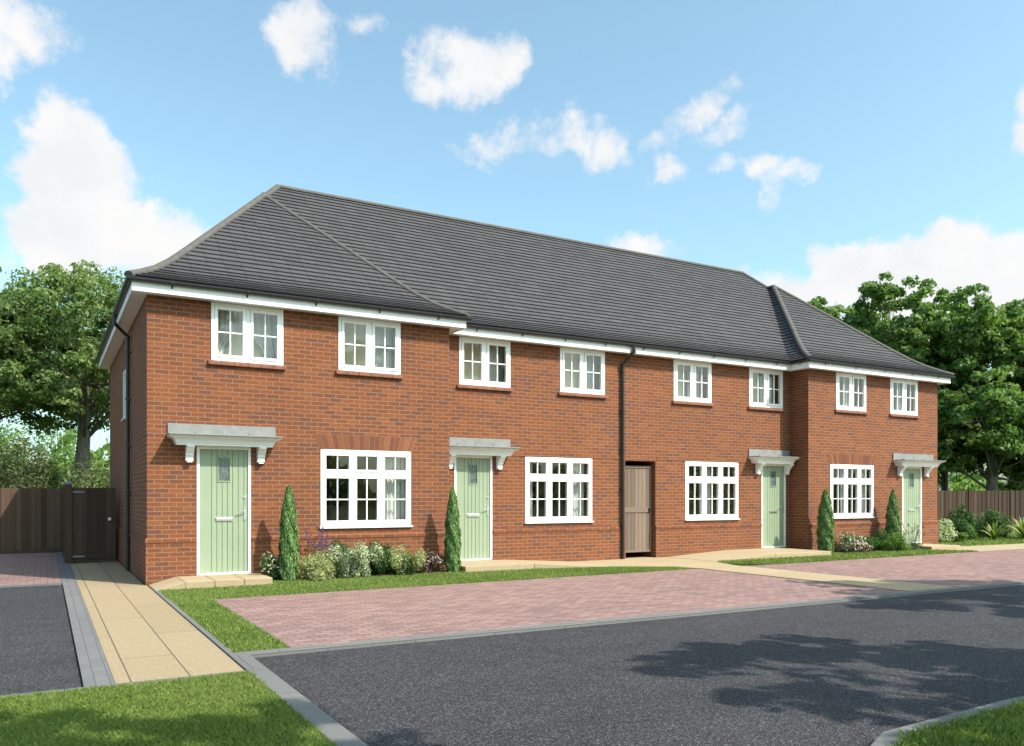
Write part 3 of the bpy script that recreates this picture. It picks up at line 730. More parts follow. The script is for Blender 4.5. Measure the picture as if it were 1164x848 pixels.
sheet('kerb', [(-16,-7.66),(-.005,-7.66),(-.005,-7.58),(-16,-7.58)], .010, M['kerb'], bevel=.005)
sheet('kerb', [(90,-11.305),(4.3,-11.255),(2.9,-11.335),(2.005,-11.755),(1.605,-12.6),(1.505,-60),(1.63,-60),(1.73,-12.6),(2.1,-11.85),(2.95,-11.46),(4.32,-11.38),(90,-11.43)], .03, M['kerb'], bevel=.01)
sheet('lawn', [(-16,-60),(-.004,-60),(-.004,-7.664),(-16,-7.664)], .0, M['turf'])
sheet('lawn', [(4.33,-11.385),(90,-11.435),(90,-60),(1.635,-60),(1.735,-12.6),(2.105,-11.855),(2.955,-11.465)], .012, M['turf'])
bed1 = [(1.84,-.50),(5.36,-.50),(5.36,-.035),(1.84,-.035)]
bed2 = [(15.62,-.75),(19.0,-.75),(19.0,-.035),(15.62,-.035)]
sheet('flower_bed', bed1, .02, M['soil'], z0=-.02); sheet('flower_bed', bed2, .02, M['soil'], z0=-.02)

# grass blades
def inpoly(p, poly):
    x, y = p[:, 0], p[:, 1]; r = np.zeros(len(p), bool); n = len(poly)
    for i in range(n):
        (x0, y0), (x1, y1) = poly[i], poly[(i+1) % n]
        if y0 == y1: continue
        c = ((y0 > y) != (y1 > y)) & (x < (x1-x0)*(y-y0)/(y1-y0)+x0); r ^= c
    return r
def blades(name, poly, dens, h, w, z, seed, avoid=()):
    rg = np.random.default_rng(seed)
    P = np.array(poly); lo, hi = P.min(0), P.max(0)
    n = int(dens*(hi-lo).prod()); p = rg.uniform(lo, hi, (n, 2)); p = p[inpoly(p, poly)]
    for a in avoid: p = p[~inpoly(p, a)]
    n = len(p); a = rg.uniform(0, 6.283, n); hh = h*rg.uniform(.55, 1.25, n); ww = w*rg.uniform(.7, 1.3, n)
    patch = .5+.5*np.sin(p[:, 0]*2.1+np.sin(p[:, 1]*1.7)*1.5)*np.sin(p[:, 1]*2.6+1)
    ln = rg.normal(0, .30, (n, 2))*hh[:, None]
    dx = np.stack([np.cos(a), np.sin(a)], 1)*ww[:, None]
    b0 = np.c_[p-dx, np.full(n, z)]; b1 = np.c_[p+dx, np.full(n, z)]
    m1 = np.c_[p+ln*.45+dx*.55, z+hh*.62]; m0 = np.c_[p+ln*1.25, z+hh]
    v = np.stack([b0, b1, m1, m0], 1).reshape(-1, 3)
    o = quads_obj(name, v, rg.beta(2, 2.4, n)*.7+patch*.22, M['grass'])
    tag(o, kind='stuff'); return o
blades('grass', [(-5,-11.8),(.0,-11.8),(.0,-7.685),(-5,-7.685)], 17000, .034, .0019, 0, 1)
blades('grass', lawn1, 5200, .034, .0042, -.004, 2, (bed1,))
blades('grass', lawn2, 1800, .05, .008, -.004, 3, (bed2,))
blades('grass', [(1.75,-13),(1.75,-12.6),(2.12,-11.85),(2.96,-11.45),(4.33,-11.37),(9,-11.40),(9,-13)], 5500, .055, .004, .012, 4)
blades('grass', [(21.1,-.32),(40,-.85),(40,2.2),(30,4.2),(21.1,4)], 220, .06, .02, -.07, 5)

# ------------------------------------------------------------------ plants
BG = 'border plants under the left cottage window'
def shrub(name, label, cat, loc, rx, ry, h, n, size, mat, seed, group=None, aspect=.45, flower=None, fn=0, fsize=.015, up=.2, low=.1):
    if group == BG: rx, ry, h, n = rx*1.1, ry*1.08, h*1.12, int(n*1.2)
    rg = np.random.default_rng(seed); root = empty(name, loc); tag(root, label, cat, group)
    k = 12
    lob = np.c_[rg.normal(0, .42, k), rg.normal(0, .42, k), rg.uniform(.2, .76, k)]; lr = rg.uniform(.30, .5, k)
    w = rg.integers(0, k, n); d = rg.normal(size=(n, 3)); d /= np.linalg.norm(d, axis=1, keepdims=True)
    rad = lr[w]*rg.uniform(.35, 1.08, n)**.6
    c = lob[w] + d*rad[:, None]*np.array([1, 1, .75])
    c[:, 2] = np.abs(c[:, 2]-low)+low*.6
    c = c*np.array([rx, ry, h])
    ok = c[:, 2] < h*1.15; c = c[ok]; d = d[ok]; n = len(c)
    nn = d + rg.normal(0, .7, (n, 3)) + np.array([0, 0, up])
    v = leaf_arrays(c, nn, size*rg.uniform(.6, 1.25, n), aspect, rg)
    tint = rg.random(n)
    quads_obj('foliage', v, tint, M[mat], root)
    mb = MB()
    for i in range(7):
        t = lob[i % k]*np.array([rx, ry, h]); mb.tube([(t[0]*.12, t[1]*.12, -.02), (t[0]*.5, t[1]*.5, t[2]*.55), tuple(t)], [.012, .008, .004], 6, tint=.5)
    mb.build('stem', M['stem'], root)
    if flower:
        m = fn; idx = rg.integers(0, n, m*2); idx = idx[c[idx, 2] > h*.3][:m]
        fc = c[idx] + d[idx]*size*1.0; m = len(fc)
        cs = []; ns = []
        for q in range(4):
            cs.append(fc + rg.normal(0, fsize*.6, (m, 3))); ns.append(d[idx] + rg.normal(0, .4, (m, 3)))
        v = leaf_arrays(np.concatenate(cs), np.concatenate(ns), fsize, .8, rg); quads_obj('blossom', v, rg.random(len(v)//4), M[flower], root)
    return root
def cypress(label, loc, r, h, seed):
    rg = np.random.default_rng(seed); root = empty('cypress_tree', loc); tag(root, label, 'cypress', 'slim columnar cypresses by the front wall')
    n = 9000; z = rg.beta(1.15, 1.35, n)
    prof = np.interp(z, [0, .08, .3, .6, .85, 1], [.66, .88, 1.0, .86, .52, .10])
    th = rg.uniform(0, 6.283, n)
    bump = 1+.13*np.sin(th*5+z*19+seed)+.10*np.sin(th*3-z*33)
    rr = r*prof*bump*rg.uniform(.25, 1.0, n)**.4
    c = np.c_[rr*np.cos(th), rr*np.sin(th), z*h]
    nn = np.c_[np.cos(th), np.sin(th), np.full(n, .15)] + rg.normal(0, .45, (n, 3))
    ax = np.c_[np.cos(th)*.35, np.sin(th)*.35, np.ones(n)] + rg.normal(0, .25, (n, 3))
    v = leaf_arrays(c, nn, (.040*rg.uniform(.6, 1.4, n)), .22, rg, axis=ax)
    quads_obj('foliage', v, rg.beta(2, 2, n), M['cypress'], root)
    mb = MB(); mb.tube([(0,0,-.05),(.005,.0,h*.3),(0,.005,h*.7),(0,0,h*.93)], [.03, .024, .012, .004], 8); mb.build('trunk', M['bark'], root)
cypress('slim cypress between the leftmost green door and the big window beside it', (2.16,-.52,0), .152, 1.62, 1)
cypress('slim cypress standing against the left edge of the second green door', (5.28,-.44,0), .142, 1.60, 2)
cypress('slim cypress at the inner brick corner left of the rightmost ground window', (15.72,-.42,0), .20, 1.62, 3)
cypress('slim cypress beside the rightmost green door behind a round bush', (18.42,-.40,0), .18, 1.62, 4)
BG = 'border plants under the left cottage window'
shrub('flowering_shrub', 'low dark shrub dotted with white flowers beside the buff doorstep', 'shrub', (1.98,-.34,0), 0.24, 0.22, 0.44, 2025, .022, 'lf_green', 11, BG, flower='fl_white', fn=130, fsize=.019)
shrub('variegated_shrub', 'low cream variegated shrub just right of the leftmost cypress', 'shrub', (2.58,-.62,0), 0.37, 0.29, 0.44, 5130, .018, 'lf_cream', 12, BG)
shrub('lavender_bush', 'upright grey green lavender bush left of the big white variegated shrub', 'shrub', (3.02,-.55,0), 0.24, 0.22, 0.52, 3510, .026, 'lf_greygreen', 13, BG, aspect=.18, up=.1)
shrub('variegated_shrub', 'largest white variegated shrub under the leftmost big window', 'shrub', (3.34,-.58,0), 0.29, 0.25, 0.56, 5670, .021, 'lf_silver', 14, BG)
shrub('evergreen_shrub', 'deep green bush between two pale shrubs under the window', 'shrub', (3.90,-.42,0), 0.39, 0.26, 0.65, 4590, .028, 'lf_green', 15, BG)
shrub('evergreen_shrub', 'deep green bush showing behind the white variegated shrub', 'shrub', (3.18,-.24,0), 0.28, 0.18, 0.60, 2025, .026, 'lf_green', 16, BG)
shrub('variegated_shrub', 'small yellow cream shrub right of the deep green bush', 'shrub', (4.32,-.58,0), 0.28, 0.24, 0.49, 3780, .018, 'lf_cream', 17, BG)
shrub('flowering_shrub', 'dark low shrub with pale pink flowers left of the second cypress', 'shrub', (4.80,-.36,0), 0.32, 0.24, 0.39, 2700, .02, 'lf_purple', 18, BG, flower='fl_pink', fn=160, fsize=.012)
def spikes(name, label, cat, loc, n, h, spread, fl, seed, stem='lf_greygreen', group=None, head=.35, fs=.012):
    rg = np.random.default_rng(seed); root = empty(name, loc); tag(root, label, cat, group)
    mb = MB(); fc = []; lc = []
    for i in range(n):
        a = rg.uniform(0, 6.28); s = spread*rg.uniform(.1, 1); hh = h*rg.uniform(.6, 1.05)
        b = np.array([math.cos(a)*s*.35, math.sin(a)*s*.35, 0]); t = np.array([math.cos(a)*s, math.sin(a)*s*.6, hh]); m = (b+t)/2*np.array([.8, .8, 1.05])
        mb.tube([tuple(b), tuple(m), tuple(t)], [.004, .003, .002], 5, tint=.4)
        for q in range(16):
            u = rg.uniform(1-head, 1); fc.append(m*(1-u)*2*.5+ (t-m)*u + m*1.0*u + b*0 + rg.normal(0, .010, 3) if False else t+(b-t)*(1-u)*.9+(m-(b+t)/2)*4*u*(1-u)+rg.normal(0, .009, 3))
        for q in range(14):
            u = rg.uniform(.05, .6); lc.append(t+(b-t)*(1-u)+(m-(b+t)/2)*4*u*(1-u)+rg.normal(0, .016, 3))
    mb.build('stem', M['stem'], root)
    fc = np.array(fc); lc = np.array(lc)
    quads_obj('blossom', leaf_arrays(fc, rg.normal(size=fc.shape), fs*rg.uniform(.6, 1.3, len(fc)), .6, rg), rg.random(len(fc)), M[fl], root)
    quads_obj('foliage', leaf_arrays(lc, rg.normal(size=lc.shape), .026*rg.uniform(.6, 1.3, len(lc)), .22, rg), rg.random(len(lc)), M[stem], root)
spikes('salvia_plant', 'tall violet flower spikes behind the cream shrub at the left cottage', 'flower', (2.82,-.26,0), 26, .90, .40, 'fl_violet', 21, group=BG, fs=.018)
BR = 'border plants under the right cottage window'
shrub('variegated_shrub', 'broad silver green shrub under the rightmost ground floor window', 'shrub', (16.60,-.34,0), .52, .3, .52, 3200, .028, 'lf_greygreen', 31, BR, flower='fl_white', fn=130, fsize=.02)
shrub('flowering_shrub', 'low pale pink flowering shrub in front of the broad silver green shrub', 'shrub', (16.62,-.72,0), .34, .24, .32, 2000, .022, 'lf_purple', 32, BR, flower='fl_pink', fn=230, fsize=.016)
shrub('evergreen_shrub', 'deep green low bush left of the round bright bush', 'shrub', (17.38,-.40,0), .40, .26, .40, 2400, .03, 'lf_green', 33, BR)
shrub('evergreen_shrub', 'tall mid green bush behind the round bright bush', 'shrub', (18.02,-.36,0), .34, .26, .62, 2800, .03, 'lf_green', 34, BR)
shrub('box_ball', 'round clipped bright green bush before the rightmost cypress', 'shrub', (17.92,-.86,0), .34, .30, .54, 4200, .022, 'lf_bright', 35, BR)
spikes('gaura_plant', 'wispy dark flower stems in front of the rightmost green door', 'flower', (18.72,-.72,0), 22, .72, .55, 'fl_rust', 36, stem='lf_green', group=BR, head=.2, fs=.016)
shrub('ground_cover_shrub', 'low loose grey shrub at the foot of the wispy flower stems', 'shrub', (18.80,-.66,0), .50, .25, .22, 1600, .028, 'lf_greygreen', 37, BR)
BF = 'border plants in front of the right fence'
shrub('variegated_shrub', 'pale variegated shrub just right of the terrace, at the left end of its border', 'shrub', (24.4,2.0,-.05), .55, .5, .78, 2200, .045, 'lf_silver', 41, BF)
shrub('box_ball', 'round deep green ball bush in the border by the fence', 'shrub', (26.0,2.3,-.05), .46, .46, .82, 2600, .04, 'lf_green', 42, BF)
shrub('conical_shrub', 'tall pointed green shrub behind the round ball bush', 'shrub', (27.0,3.1,-.05), .55, .5, 1.25, 2600, .05, 'lf_green', 43, BF)
shrub('evergreen_shrub', 'leafy green bush in the border between two strap leaved plants', 'shrub', (28.2,2.5,-.05), .6, .5, 1.05, 2600, .05, 'lf_green', 44, BF)
shrub('variegated_shrub', 'broad pale variegated shrub at the right end of the border', 'shrub', (29.3,1.9,-.05), .85, .6, .85, 3000, .05, 'lf_silver', 45, BF)
shrub('evergreen_shrub', 'low green bush beyond the pale shrub at the border end', 'shrub', (31.0,1.6,-.05), .8, .6, .9, 2200, .05, 'lf_green', 46, BF)
for k_, (px_, py_, w_, h_, m_, lb_) in enumerate(((25.2,3.3,.6,.8,'lf_greygreen','grey green filler shrub behind the bronze strap leaved plant'), (26.6,2.6,.5,.55,'lf_bright','low bright green shrub between the round ball bush and the pointed shrub'), (27.7,3.4,.7,.95,'lf_green','dark bushy shrub against the fence behind the leafy green bush'), (29.2,3.2,.8,1.0,'lf_greygreen','grey green shrub behind the broad pale shrub'), (24.9,1.75,.4,.3,'lf_bright','lowest bright green cushion plant at the front of the border'))):
    shrub('border_shrub', lb_, 'shrub', (px_, py_, -.05), w_, w_*.8, h_, 2200, .045, m_, 70+k_, BF)
def strap(label, loc, n, h, mat, seed):
    rg = np.random.default_rng(seed); root = empty('strap_leaved_plant', loc); tag(root, label, 'plant', BF)
    vs = []; ts = []
    for i in range(n):
        a = rg.uniform(0, 6.28); L_ = h*rg.uniform(.7, 1.15); b = rg.uniform(.35, 1.0); w = .028; t = rg.random()
        d = np.array([math.cos(a), math.sin(a), 0]); s = np.array([-d[1], d[0], 0])
        P = [d*L_*b*u + np.array([0, 0, L_*(u*1.15-b*.75*u*u)]) for u in (0, .25, .5, .75, 1)]
        ww = [w, w*1.1, w, w*.7, .002]
        for k in range(4): vs += [P[k]-s*ww[k], P[k]+s*ww[k], P[k+1]+s*ww[k+1], P[k+1]-s*ww[k+1]]; ts.append(t)
    quads_obj('foliage', np.array(vs), np.array(ts), M[mat], root)
strap('yellow striped strap leaved plant in front of the leafy green bush', (26.9,1.75,-.03), 46, .75, 'lf_strap', 51)
strap('yellow striped strap leaved plant near the right end of the border', (28.5,1.6,-.03), 46, .95, 'lf_strap', 52)
strap('bronze strap leaved plant left of the round ball bush', (25.4,2.7,-.03), 40, 1.05, 'lf_purple', 53)

# ------------------------------------------------------------------ fences
def fence(name, label, a, b, h, z, post_every, cat='fence', group=None, board=.11):
    a = Vector(a); b = Vector(b); ln = (b-a).length; ang = math.atan2(b.y-a.y, b.x-a.x)
    root = empty(name, (a.x, a.y, z), ang); tag(root, label, cat, group)
    mb = MB(); x = 0.; k = 0
    while x < ln-.02:
        w = min(board*random.uniform(.95, 1.05), ln-x)
        mb.box(x, 0 if k % 2 else -.014, .10, x+w+(.02 if k % 2 else 0), .018 if k % 2 else -.001, h-random.uniform(0, .008), tint=random.random()); x += w; k += 1
    mb.box(0, .02, .35, ln, .06, .43, tint=.2); mb.box(0, .02, h-.35, ln, .06, h-.27, tint=.2)
    mb.build('fence_panel', M['fence'], root, merge=False)
    mb = MB(); mb.box(0, -.02, .0, ln, .025, .098, tint=.3); mb.build('gravel_board', M['fence'], root)
    n = max(1, round(ln/post_every))
    for i in range(n+1):
        mb = MB(); px = ln*i/n; mb.box(px-.05, -.05, -.05, px+.05, .065, h+.04, tint=.35); mb.build('post', M['fence'], root, bevel=.006)
    return root
fence('boarded_fence', 'long brown boarded fence behind the left parking court', (-16,9.75), (-1.05,9.75), 1.66, 0, 2.4)
fence('boarded_fence', 'short brown fence running back from the left garden gate post', (-1.02,9.68), (-1.02,5.62), 1.66, 0, 2.05)
fence('boarded_fence', 'brown boarded fence behind the border at far right', (33,15.2), (56,2.4), 1.84, -.07, 2.15)
gate = empty('garden_gate', (-.93,5.50,0)); tag(gate, 'dark boarded garden gate with a round handle beside the left gable wall', 'gate')
mb = MB()
for i in range(9): mb.box(.0+i*.0937, 0 if i % 2 else -.004, .06, .0935+i*.0937, .025, 1.63, tint=random.random()*.6)
mb.box(0, -.02, .10, .842, -.0045, .2, tint=.2); mb.box(0, .026, 1.4, .842, .05, 1.5, tint=.2)
mb.build('gate_leaf', M['fence'], gate)
mb = MB(); mb.box(-.11, -.06, -.05, -.004, .06, 1.70, tint=.4); mb.build('post', M['fence'], gate, bevel=.006)
mb = MB(); mb.box(-.13, -.08, 1.701, .016, .08, 1.73); mb.face([(-.13,-.08,1.73),(.016,-.08,1.73),(-.057,0,1.79)]); mb.face([(.016,-.08,1.73),(.016,.08,1.73),(-.057,0,1.79)]); mb.face([(.016,.08,1.73),(-.13,.08,1.73),(-.057,0,1.79)]); mb.face([(-.13,.08,1.73),(-.13,-.08,1.73),(-.057,0,1.79)]); mb.build('post_cap', M['lead'], gate)
mb = MB(); mb.tube([(.72,-.002,.95),(.72,-.05,.95)], .035, 14); mb.build('handle', M['chrome'], gate)
mb = MB(); mb.box(.01, -.012, 1.52, .24, -.003, 1.56); mb.box(.01, -.032, .13, .24, -.0205, .17); mb.build('hinge', M['lead'], gate)

# ------------------------------------------------------------------ trees
def tree(name, label, loc, H, trunk_h, trunk_r, rad, mat, seed, leaf=.16,  nclump=90, per=230, group=None, flat=1.0, clump=(.16, .27), bare=-.95, cat='tree'):
    rg = np.random.default_rng(seed); root = empty(name, loc); tag(root, label, cat, group)
    ch = (H-trunk_h)/2; cz = trunk_h+ch
    cl = []
    while len(cl) < nclump:
        p = rg.normal(size=3); p /= np.linalg.norm(p); q = rg.uniform(.25, 1)**.45
        if p[2] < bare: continue
        s = 1+.16*math.sin(p[0]*5+seed)+.13*math.sin(p[1]*6+p[2]*5+seed*2)
        cl.append(np.array([p[0]*rad*q*s*.9, p[1]*rad*q*s*.9, cz+p[2]*ch*q*.9*s]))
    cl = np.array(cl); cr = rad*rg.uniform(*clump, nclump)
    # sub-lobes so that crowns show small leafy tufts rather than balls
    sub = 7; sc = np.repeat(cl, sub, 0); sr = np.repeat(cr, sub)
    sd = rg.normal(size=(len(sc), 3)); sd /= np.linalg.norm(sd, axis=1, keepdims=True)
    sc = sc + sd*(sr*rg.uniform(.5, 1.15, len(sc)))[:, None]*np.array([1, 1, .7]); sr = sr*rg.uniform(.28, .55, len(sc))
    n = nclump*per; w = rg.integers(0, len(sc), n)
    d = rg.normal(size=(n, 3)); d /= np.linalg.norm(d, axis=1, keepdims=True); d[:, 2] = np.where(d[:, 2] < -.3, -d[:, 2], d[:, 2])
    c = sc[w] + d*(sr[w]*rg.uniform(.3, 1.1, n)**.6)[:, None]*np.array([1.05, 1.05, .85])
    nn = d*.7 + rg.normal(0, .6, (n, 3)) + np.array([.1, -.15, .15])
    ctint = rg.normal(0, .14, len(sc))
    v = leaf_arrays(c, nn, leaf*rg.uniform(.55, 1.25, n), .55, rg)
    quads_obj('crown', v, rg.beta(2, 2, n)+ctint[w], M[mat], root)
    mb = MB(); tp = np.array([rg.normal(0, .15), rg.normal(0, .15), trunk_h*1.05])
    mb.tube([(0,0,-.2),(0,0,.1),(.02,.02,trunk_h*.35),(tp[0]*.6,tp[1]*.6,trunk_h*.75),tuple(tp),(tp[0]*1.3,tp[1]*1.2,cz)], [trunk_r*1.5, trunk_r*1.15, trunk_r, trunk_r*.95, trunk_r*.85, trunk_r*.35], 14)
    order = rg.permutation(nclump)[:26]
    for i in order:
        t = cl[i]; f = rg.uniform(.0, .75); st = np.array([tp[0]*(1+.3*f), tp[1]*(1+.2*f), trunk_h*.95+(cz-trunk_h)*f])
        m1 = st*.62+t*.38+np.array([0, 0, rg.uniform(-.3, .35)*rad*.2]); m2 = st*.25+t*.75+rg.normal(0, .06, 3)*rad
        r0 = trunk_r*rg.uniform(.18, .36)*(1-.4*f)
        mb.tube([tuple(st), tuple(m1), tuple(m2), tuple(t)], [r0, r0*.72, r0*.42, r0*.15], 8)
        for q in range(2):
            e2 = t + rg.uniform(-.16, .16, 3)*rad
            mb.tube([tuple(m2), tuple((m2+e2)/2+rg.normal(0, .03, 3)*rad), tuple(e2)], [r0*.4, r0*.25, r0*.08], 6)
    mb.build('trunk', M['bark'], root, smooth=True)
    return root
tree('broadleaf_tree', 'tall broadleaf tree with a forked trunk rising behind the garden gate', (-.35,19.4,0), 9.75, 3.5, .26, 4.6, 'leaf_light', 3, .092, 95, 640, bare=-.8)
tree('broadleaf_tree', 'broadleaf tree at the left edge behind the fence', (-4.3,22.5,0), 9.5, 3.2, .26, 4.8, 'leaf_light', 8, .10, 95, 560, bare=-.85)
LB = 'low bushes behind the left fence'
def bush(label, loc, rx, ry, h, n, size, mat, seed, group): return shrub('garden_bush', label, 'bush', loc, rx, ry, h, n, size, mat, seed, group, aspect=.4)
bush('pale olive bush above the left end of the left fence', (-2.6,16.6,0), 2.0, 1.6, 3.4, 16000, .07, 'leaf_grey', 61, LB)
bush('bright leafy bush above the left fence beside the tree trunk', (-1.3,22.3,0), 1.7, 1.5, 3.0, 10000, .09, 'leaf_light', 62, LB)
bush('leafy bush between the tree trunk and the gable wall', (.75,18.2,0), 1.5, 1.3, 3.3, 10000, .08, 'leaf_light', 63, LB)
bush('dark bush standing further back behind the pale olive bush', (-2.4,31,0), 2.6, 2, 5.2, 9000, .11, 'leaf_dark', 64, LB)
RT = 'trees beyond the right fence'
tree('broadleaf_tree', 'deep green tree rising from behind the right slope of the roof', (41.3,21.0,0), 14.2, 1.6, .26, 4.8, 'leaf_dark', 5, .155, 100, 589, RT)
tree('broadleaf_tree', 'tallest deep green tree beyond the right gable wall', (43.6,17.4,0), 15.4, 1.6, .28, 5.0, 'leaf_dark', 21, .155, 120, 589, RT)
tree('broadleaf_tree', 'deep green tree with its trunk showing above the right fence', (46.9,13.2,0), 13.0, 1.7, .38, 5.2, 'leaf_dark', 6, .155, 120, 589, RT)
tree('broadleaf_tree', 'deep green tree at the right edge of the view beyond the fence', (52.0,12.4,0), 12.9, 1.6, .3, 5.6, 'leaf_dark', 9, .155, 110, 542, RT)
tree('broadleaf_tree', 'deep green tree set back between the tallest tree and the right edge', (53.2,20.5,0), 14.4, 1.5, .28, 6.2, 'leaf_dark', 12, .155, 110, 542, RT)
SH = 'roadside trees across from the terrace'
tree('roadside_tree', 'roadside tree whose crown shades the middle of the near road', (7.9,-16.3,0), 7.4, 4.2, .16, 2.8, 'leaf_light', 14, .14, 34, 190, SH)
tree('roadside_tree', 'roadside tree shading the far end of the road', (14.2,-13.5,0), 8.0, 5.0, .18, 2.7, 'leaf_light', 15, .15, 30, 170, SH)
tree('roadside_tree', 'roadside tree shading the front corner lawn', (2.5,-16.3,0), 9.2, 5.6, .14, 1.9, 'leaf_light', 16, .13, 20, 160, SH)
# far belt that closes the horizon
def far_wood():
    rg = np.random.default_rng(77); n = 66000
    a = rg.uniform(-180, 180, n); d = rg.uniform(95, 112, n)
    hmax = 6.5+2.2*np.sin(a*.35)+1.6*np.sin(a*.9+1)+1.1*np.sin(a*2.3)
    z = rg.uniform(0, 1, n)**.75*hmax; ar = np.radians(a)
    c = np.c_[np.sin(ar)*d, np.cos(ar)*d, z]
    v = leaf_arrays(c, rg.normal(size=(n, 3))+np.array([0, 0, .4]), .55*rg.uniform(.6, 1.3, n), .6, rg)
    o = quads_obj('distant_wood', v, rg.random(n), M['leaf_dark']); tag(o, kind='stuff')
far_wood()

# ------------------------------------------------------------------ sky, sun, camera
to_sun = Vector((.28, -.44, .54)).normalized()
SEL = math.asin(to_sun.z); SAZ = math.atan2(to_sun.x, to_sun.y)
wd = bpy.data.worlds.new('World'); scene.world = wd; wd.use_nodes = True; nt = wd.node_tree; nt.nodes.clear()
sky = N(nt, 'ShaderNodeTexSky', sky_type='NISHITA', sun_disc=False, sun_elevation=SEL, sun_rotation=SAZ, altitude=50, air_density=1.0, dust_density=2.2, ozone_density=1.0)
dirv = N(nt, 'ShaderNodeTexCoord').outputs['Generated']
nrmv = N(nt, 'ShaderNodeVectorMath', operation='NORMALIZE'); L(nt, dirv, nrmv.inputs[0])
# fluffy distortion in direction space
nzv = N(nt, 'ShaderNodeTexNoise', i_Scale=9.0, i_Detail=7.0, i_Roughness=.62); L(nt, nrmv.outputs[0], nzv.inputs['Vector'])
sub = N(nt, 'ShaderNodeVectorMath', operation='SUBTRACT'); L(nt, nzv.outputs['Color'], sub.inputs[0]); sub.inputs[1].default_value = (.5, .5, .5)
sep = N(nt, 'ShaderNodeSeparateXYZ'); L(nt, nrmv.outputs[0], sep.inputs[0])
sepn = N(nt, 'ShaderNodeSeparateXYZ'); L(nt, sub.outputs[0], sepn.inputs[0])
DEG = 180/math.pi
az = math_(nt, 'MULTIPLY', math_(nt, 'ARCTAN2', sep.outputs[0], sep.outputs[1]), DEG)
el = math_(nt, 'MULTIPLY', math_(nt, 'ARCSINE', sep.outputs[2]), DEG)
az = math_(nt, 'MULTIPLY_ADD', sepn.outputs[0], 7.0, az); el = math_(nt, 'MULTIPLY_ADD', sepn.outputs[1], 6.0, el)
CL = [(-1.64, 25.93, 2.5, 2.0, 1), (-2.4, 24.7, 1.6, 1.5, 1), (16.2, 28.7, 2.3, 2.2, 1), (15.0, 28.0, 1.6, 1.4, .9), (20.13, 29.17, 1.0, .8, .42), (27.0, 28.2, 3.0, 2.0, .9), (25.6, 26.7, 2.4, 1.5, 1), (28.9, 27.9, 1.8, 1.1, .8), (29.6, 28.6, 1.0, .8, .7),
 (.9, 19.2, 2.4, 3.6, 1.7), (2.9, 17.62, 3.4, 3.2, 1.7), (5.0, 16.4, 3.0, 2.0, 1.7), (.42, 15.45, 2.8, 2.6, 1.7), (8.19, 16.0, 2.4, 1.6, .8), (9.6, 16.1, 1.6, 1.2, .7),
 (27.0, 22.5, 1.3, .5, .38), (28.6, 23.3, 1.5, .7, .46), (30.4, 24.1, 1.2, .8, .5), (32.2, 23.6, 1.5, .6, .4), (33.6, 23.9, 1.3, .8, .52), (35.8, 23.2, 1.3, 1.1, .56),
 (39.6, 23.4, 1.5, .6, .3), (41.4, 24.0, 1.2, .9, .42), (42.6, 25.0, 1.3, .8, .44), (43.8, 25.8, 1.1, .6, .38), (44.9, 26.7, .8, .6, .36), (45.6, 23.8, 1.5, 1.0, .45), (44.2, 23.2, 1.2, .5, .3),
 (40.35, 21.6, 1.2, .9, .62), (40.0, 21.0, .7, .6, .45), (47.2, 21.0, 1.4, .8, .7), (48.8, 20.7, 1.6, .7, .68), (50.2, 20.4, 1.0, .5, .5), (47.7, 19.6, .6, 1.1, .42), (44.33, 21.29, 1.0, .5, .42), (38.61, 17.0, 2.2, .8, .75),
 (48.56, 13.7, 3.8, 1.3, 1), (53.5, 14.2, 3.4, 2.0, 1.7), (57.0, 13.8, 3.2, 2.2, 1.7), (61.0, 12.6, 4.2, 2.6, 1.7), (62.0, 20.7, 1.3, 1.3, .9), (62.0, 22.5, .9, 1.0, .8), (58.3, 11.6, 7.5, 2.2, 1.7), (-9, 14, 6, 4, 1), (-20, 20, 7, 4, .9), (72, 15, 6, 3, 1), (100, 14, 6, 3, .9), (-40, 16, 7, 3, 1), (150, 22, 8, 4, .8), (-110, 20, 9, 4, .8)]
acc = None
for a_, e_, ra, re_, st in CL:
    u = math_(nt, 'MULTIPLY', math_(nt, 'SUBTRACT', az, a_), 1/(ra*1.18)); v = math_(nt, 'MULTIPLY', math_(nt, 'SUBTRACT', el, e_), 1/(re_*1.18))
    r2 = math_(nt, 'MULTIPLY_ADD', u, u, math_(nt, 'MULTIPLY', v, v))
    val = math_(nt, 'MULTIPLY', math_(nt, 'SUBTRACT', 1.0, r2), st)
    acc = val if acc is None else math_(nt, 'SMOOTH_MAX', acc, val, .35)
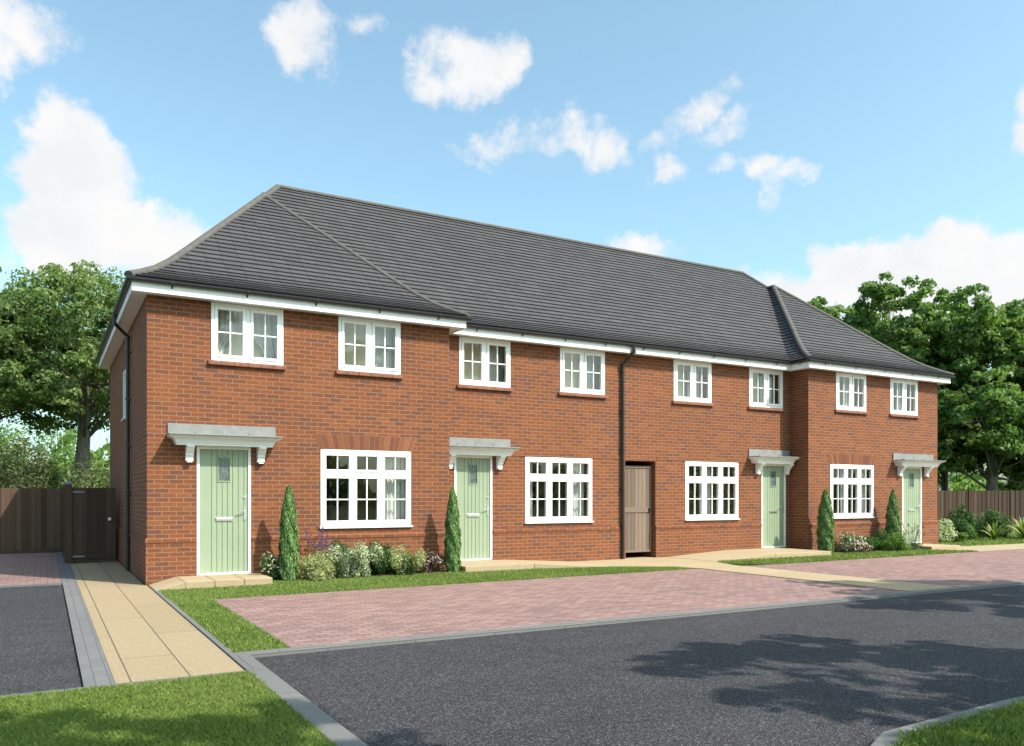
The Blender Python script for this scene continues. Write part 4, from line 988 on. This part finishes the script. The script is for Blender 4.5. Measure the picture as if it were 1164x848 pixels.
nb_ = N(nt, 'ShaderNodeTexNoise', i_Scale=20.0, i_Detail=9.0, i_Roughness=.66); L(nt, nrmv.outputs[0], nb_.inputs['Vector'])
dens = math_(nt, 'MULTIPLY_ADD', math_(nt, 'SUBTRACT', nb_.outputs[0], .5), 2.6, acc)
mr = N(nt, 'ShaderNodeMapRange', interpolation_type='SMOOTHSTEP'); mr.inputs[1].default_value = -.16; mr.inputs[2].default_value = .95; L(nt, dens, mr.inputs[0])
nb2 = N(nt, 'ShaderNodeTexNoise', i_Scale=14.0, i_Detail=5.0, i_Roughness=.55); L(nt, nrmv.outputs[0], nb2.inputs['Vector'])
SKYS = .15
ccol = ramp(nt, nb2.outputs[0], [(.35, (.65/SKYS, .67/SKYS, .69/SKYS)), (.6, (.73/SKYS, .725/SKYS, .72/SKYS))])
hs = N(nt, 'ShaderNodeHueSaturation', i_Hue=.5, i_Saturation=.86, i_Value=1.02); L(nt, sky.outputs[0], hs.inputs['Color'])
tinted = mixc(nt, 1.0, hs.outputs[0], (1.13, 1.43, 1.34), 'MULTIPLY')
mixs = mixc(nt, mr.outputs[0], tinted, ccol)
bg = N(nt, 'ShaderNodeBackground', i_Strength=SKYS); L(nt, mixs, bg.inputs[0])
L(nt, bg.outputs[0], N(nt, 'ShaderNodeOutputWorld').inputs[0])

sl = bpy.data.lights.new('sun', 'SUN'); sl.energy = 5.0; sl.angle = R(.5); sl.color = (1.0, .93, .82)
so = bpy.data.objects.new('sun', sl); col.objects.link(so); so.rotation_euler = (-to_sun).to_track_quat('-Z', 'Y').to_euler(); so.location = (10, -20, 30)

cam = bpy.data.cameras.new('camera'); co_ = bpy.data.objects.new('camera', cam); col.objects.link(co_)
cam.sensor_width = 36; cam.lens = 36*931/1164; cam.shift_y = (565-424)/1164; cam.clip_end = 3000; cam.clip_start = .05
co_.location = (-1.44, -14.49, 1.43); co_.rotation_euler = (R(90), 0, -R(29.7))
scene.camera = co_
scene.view_settings.view_transform = 'Standard'; scene.view_settings.look = 'None'; scene.view_settings.exposure = .44; scene.view_settings.gamma = 1
scene.cycles.max_bounces = 6; scene.cycles.transparent_max_bounces = 12
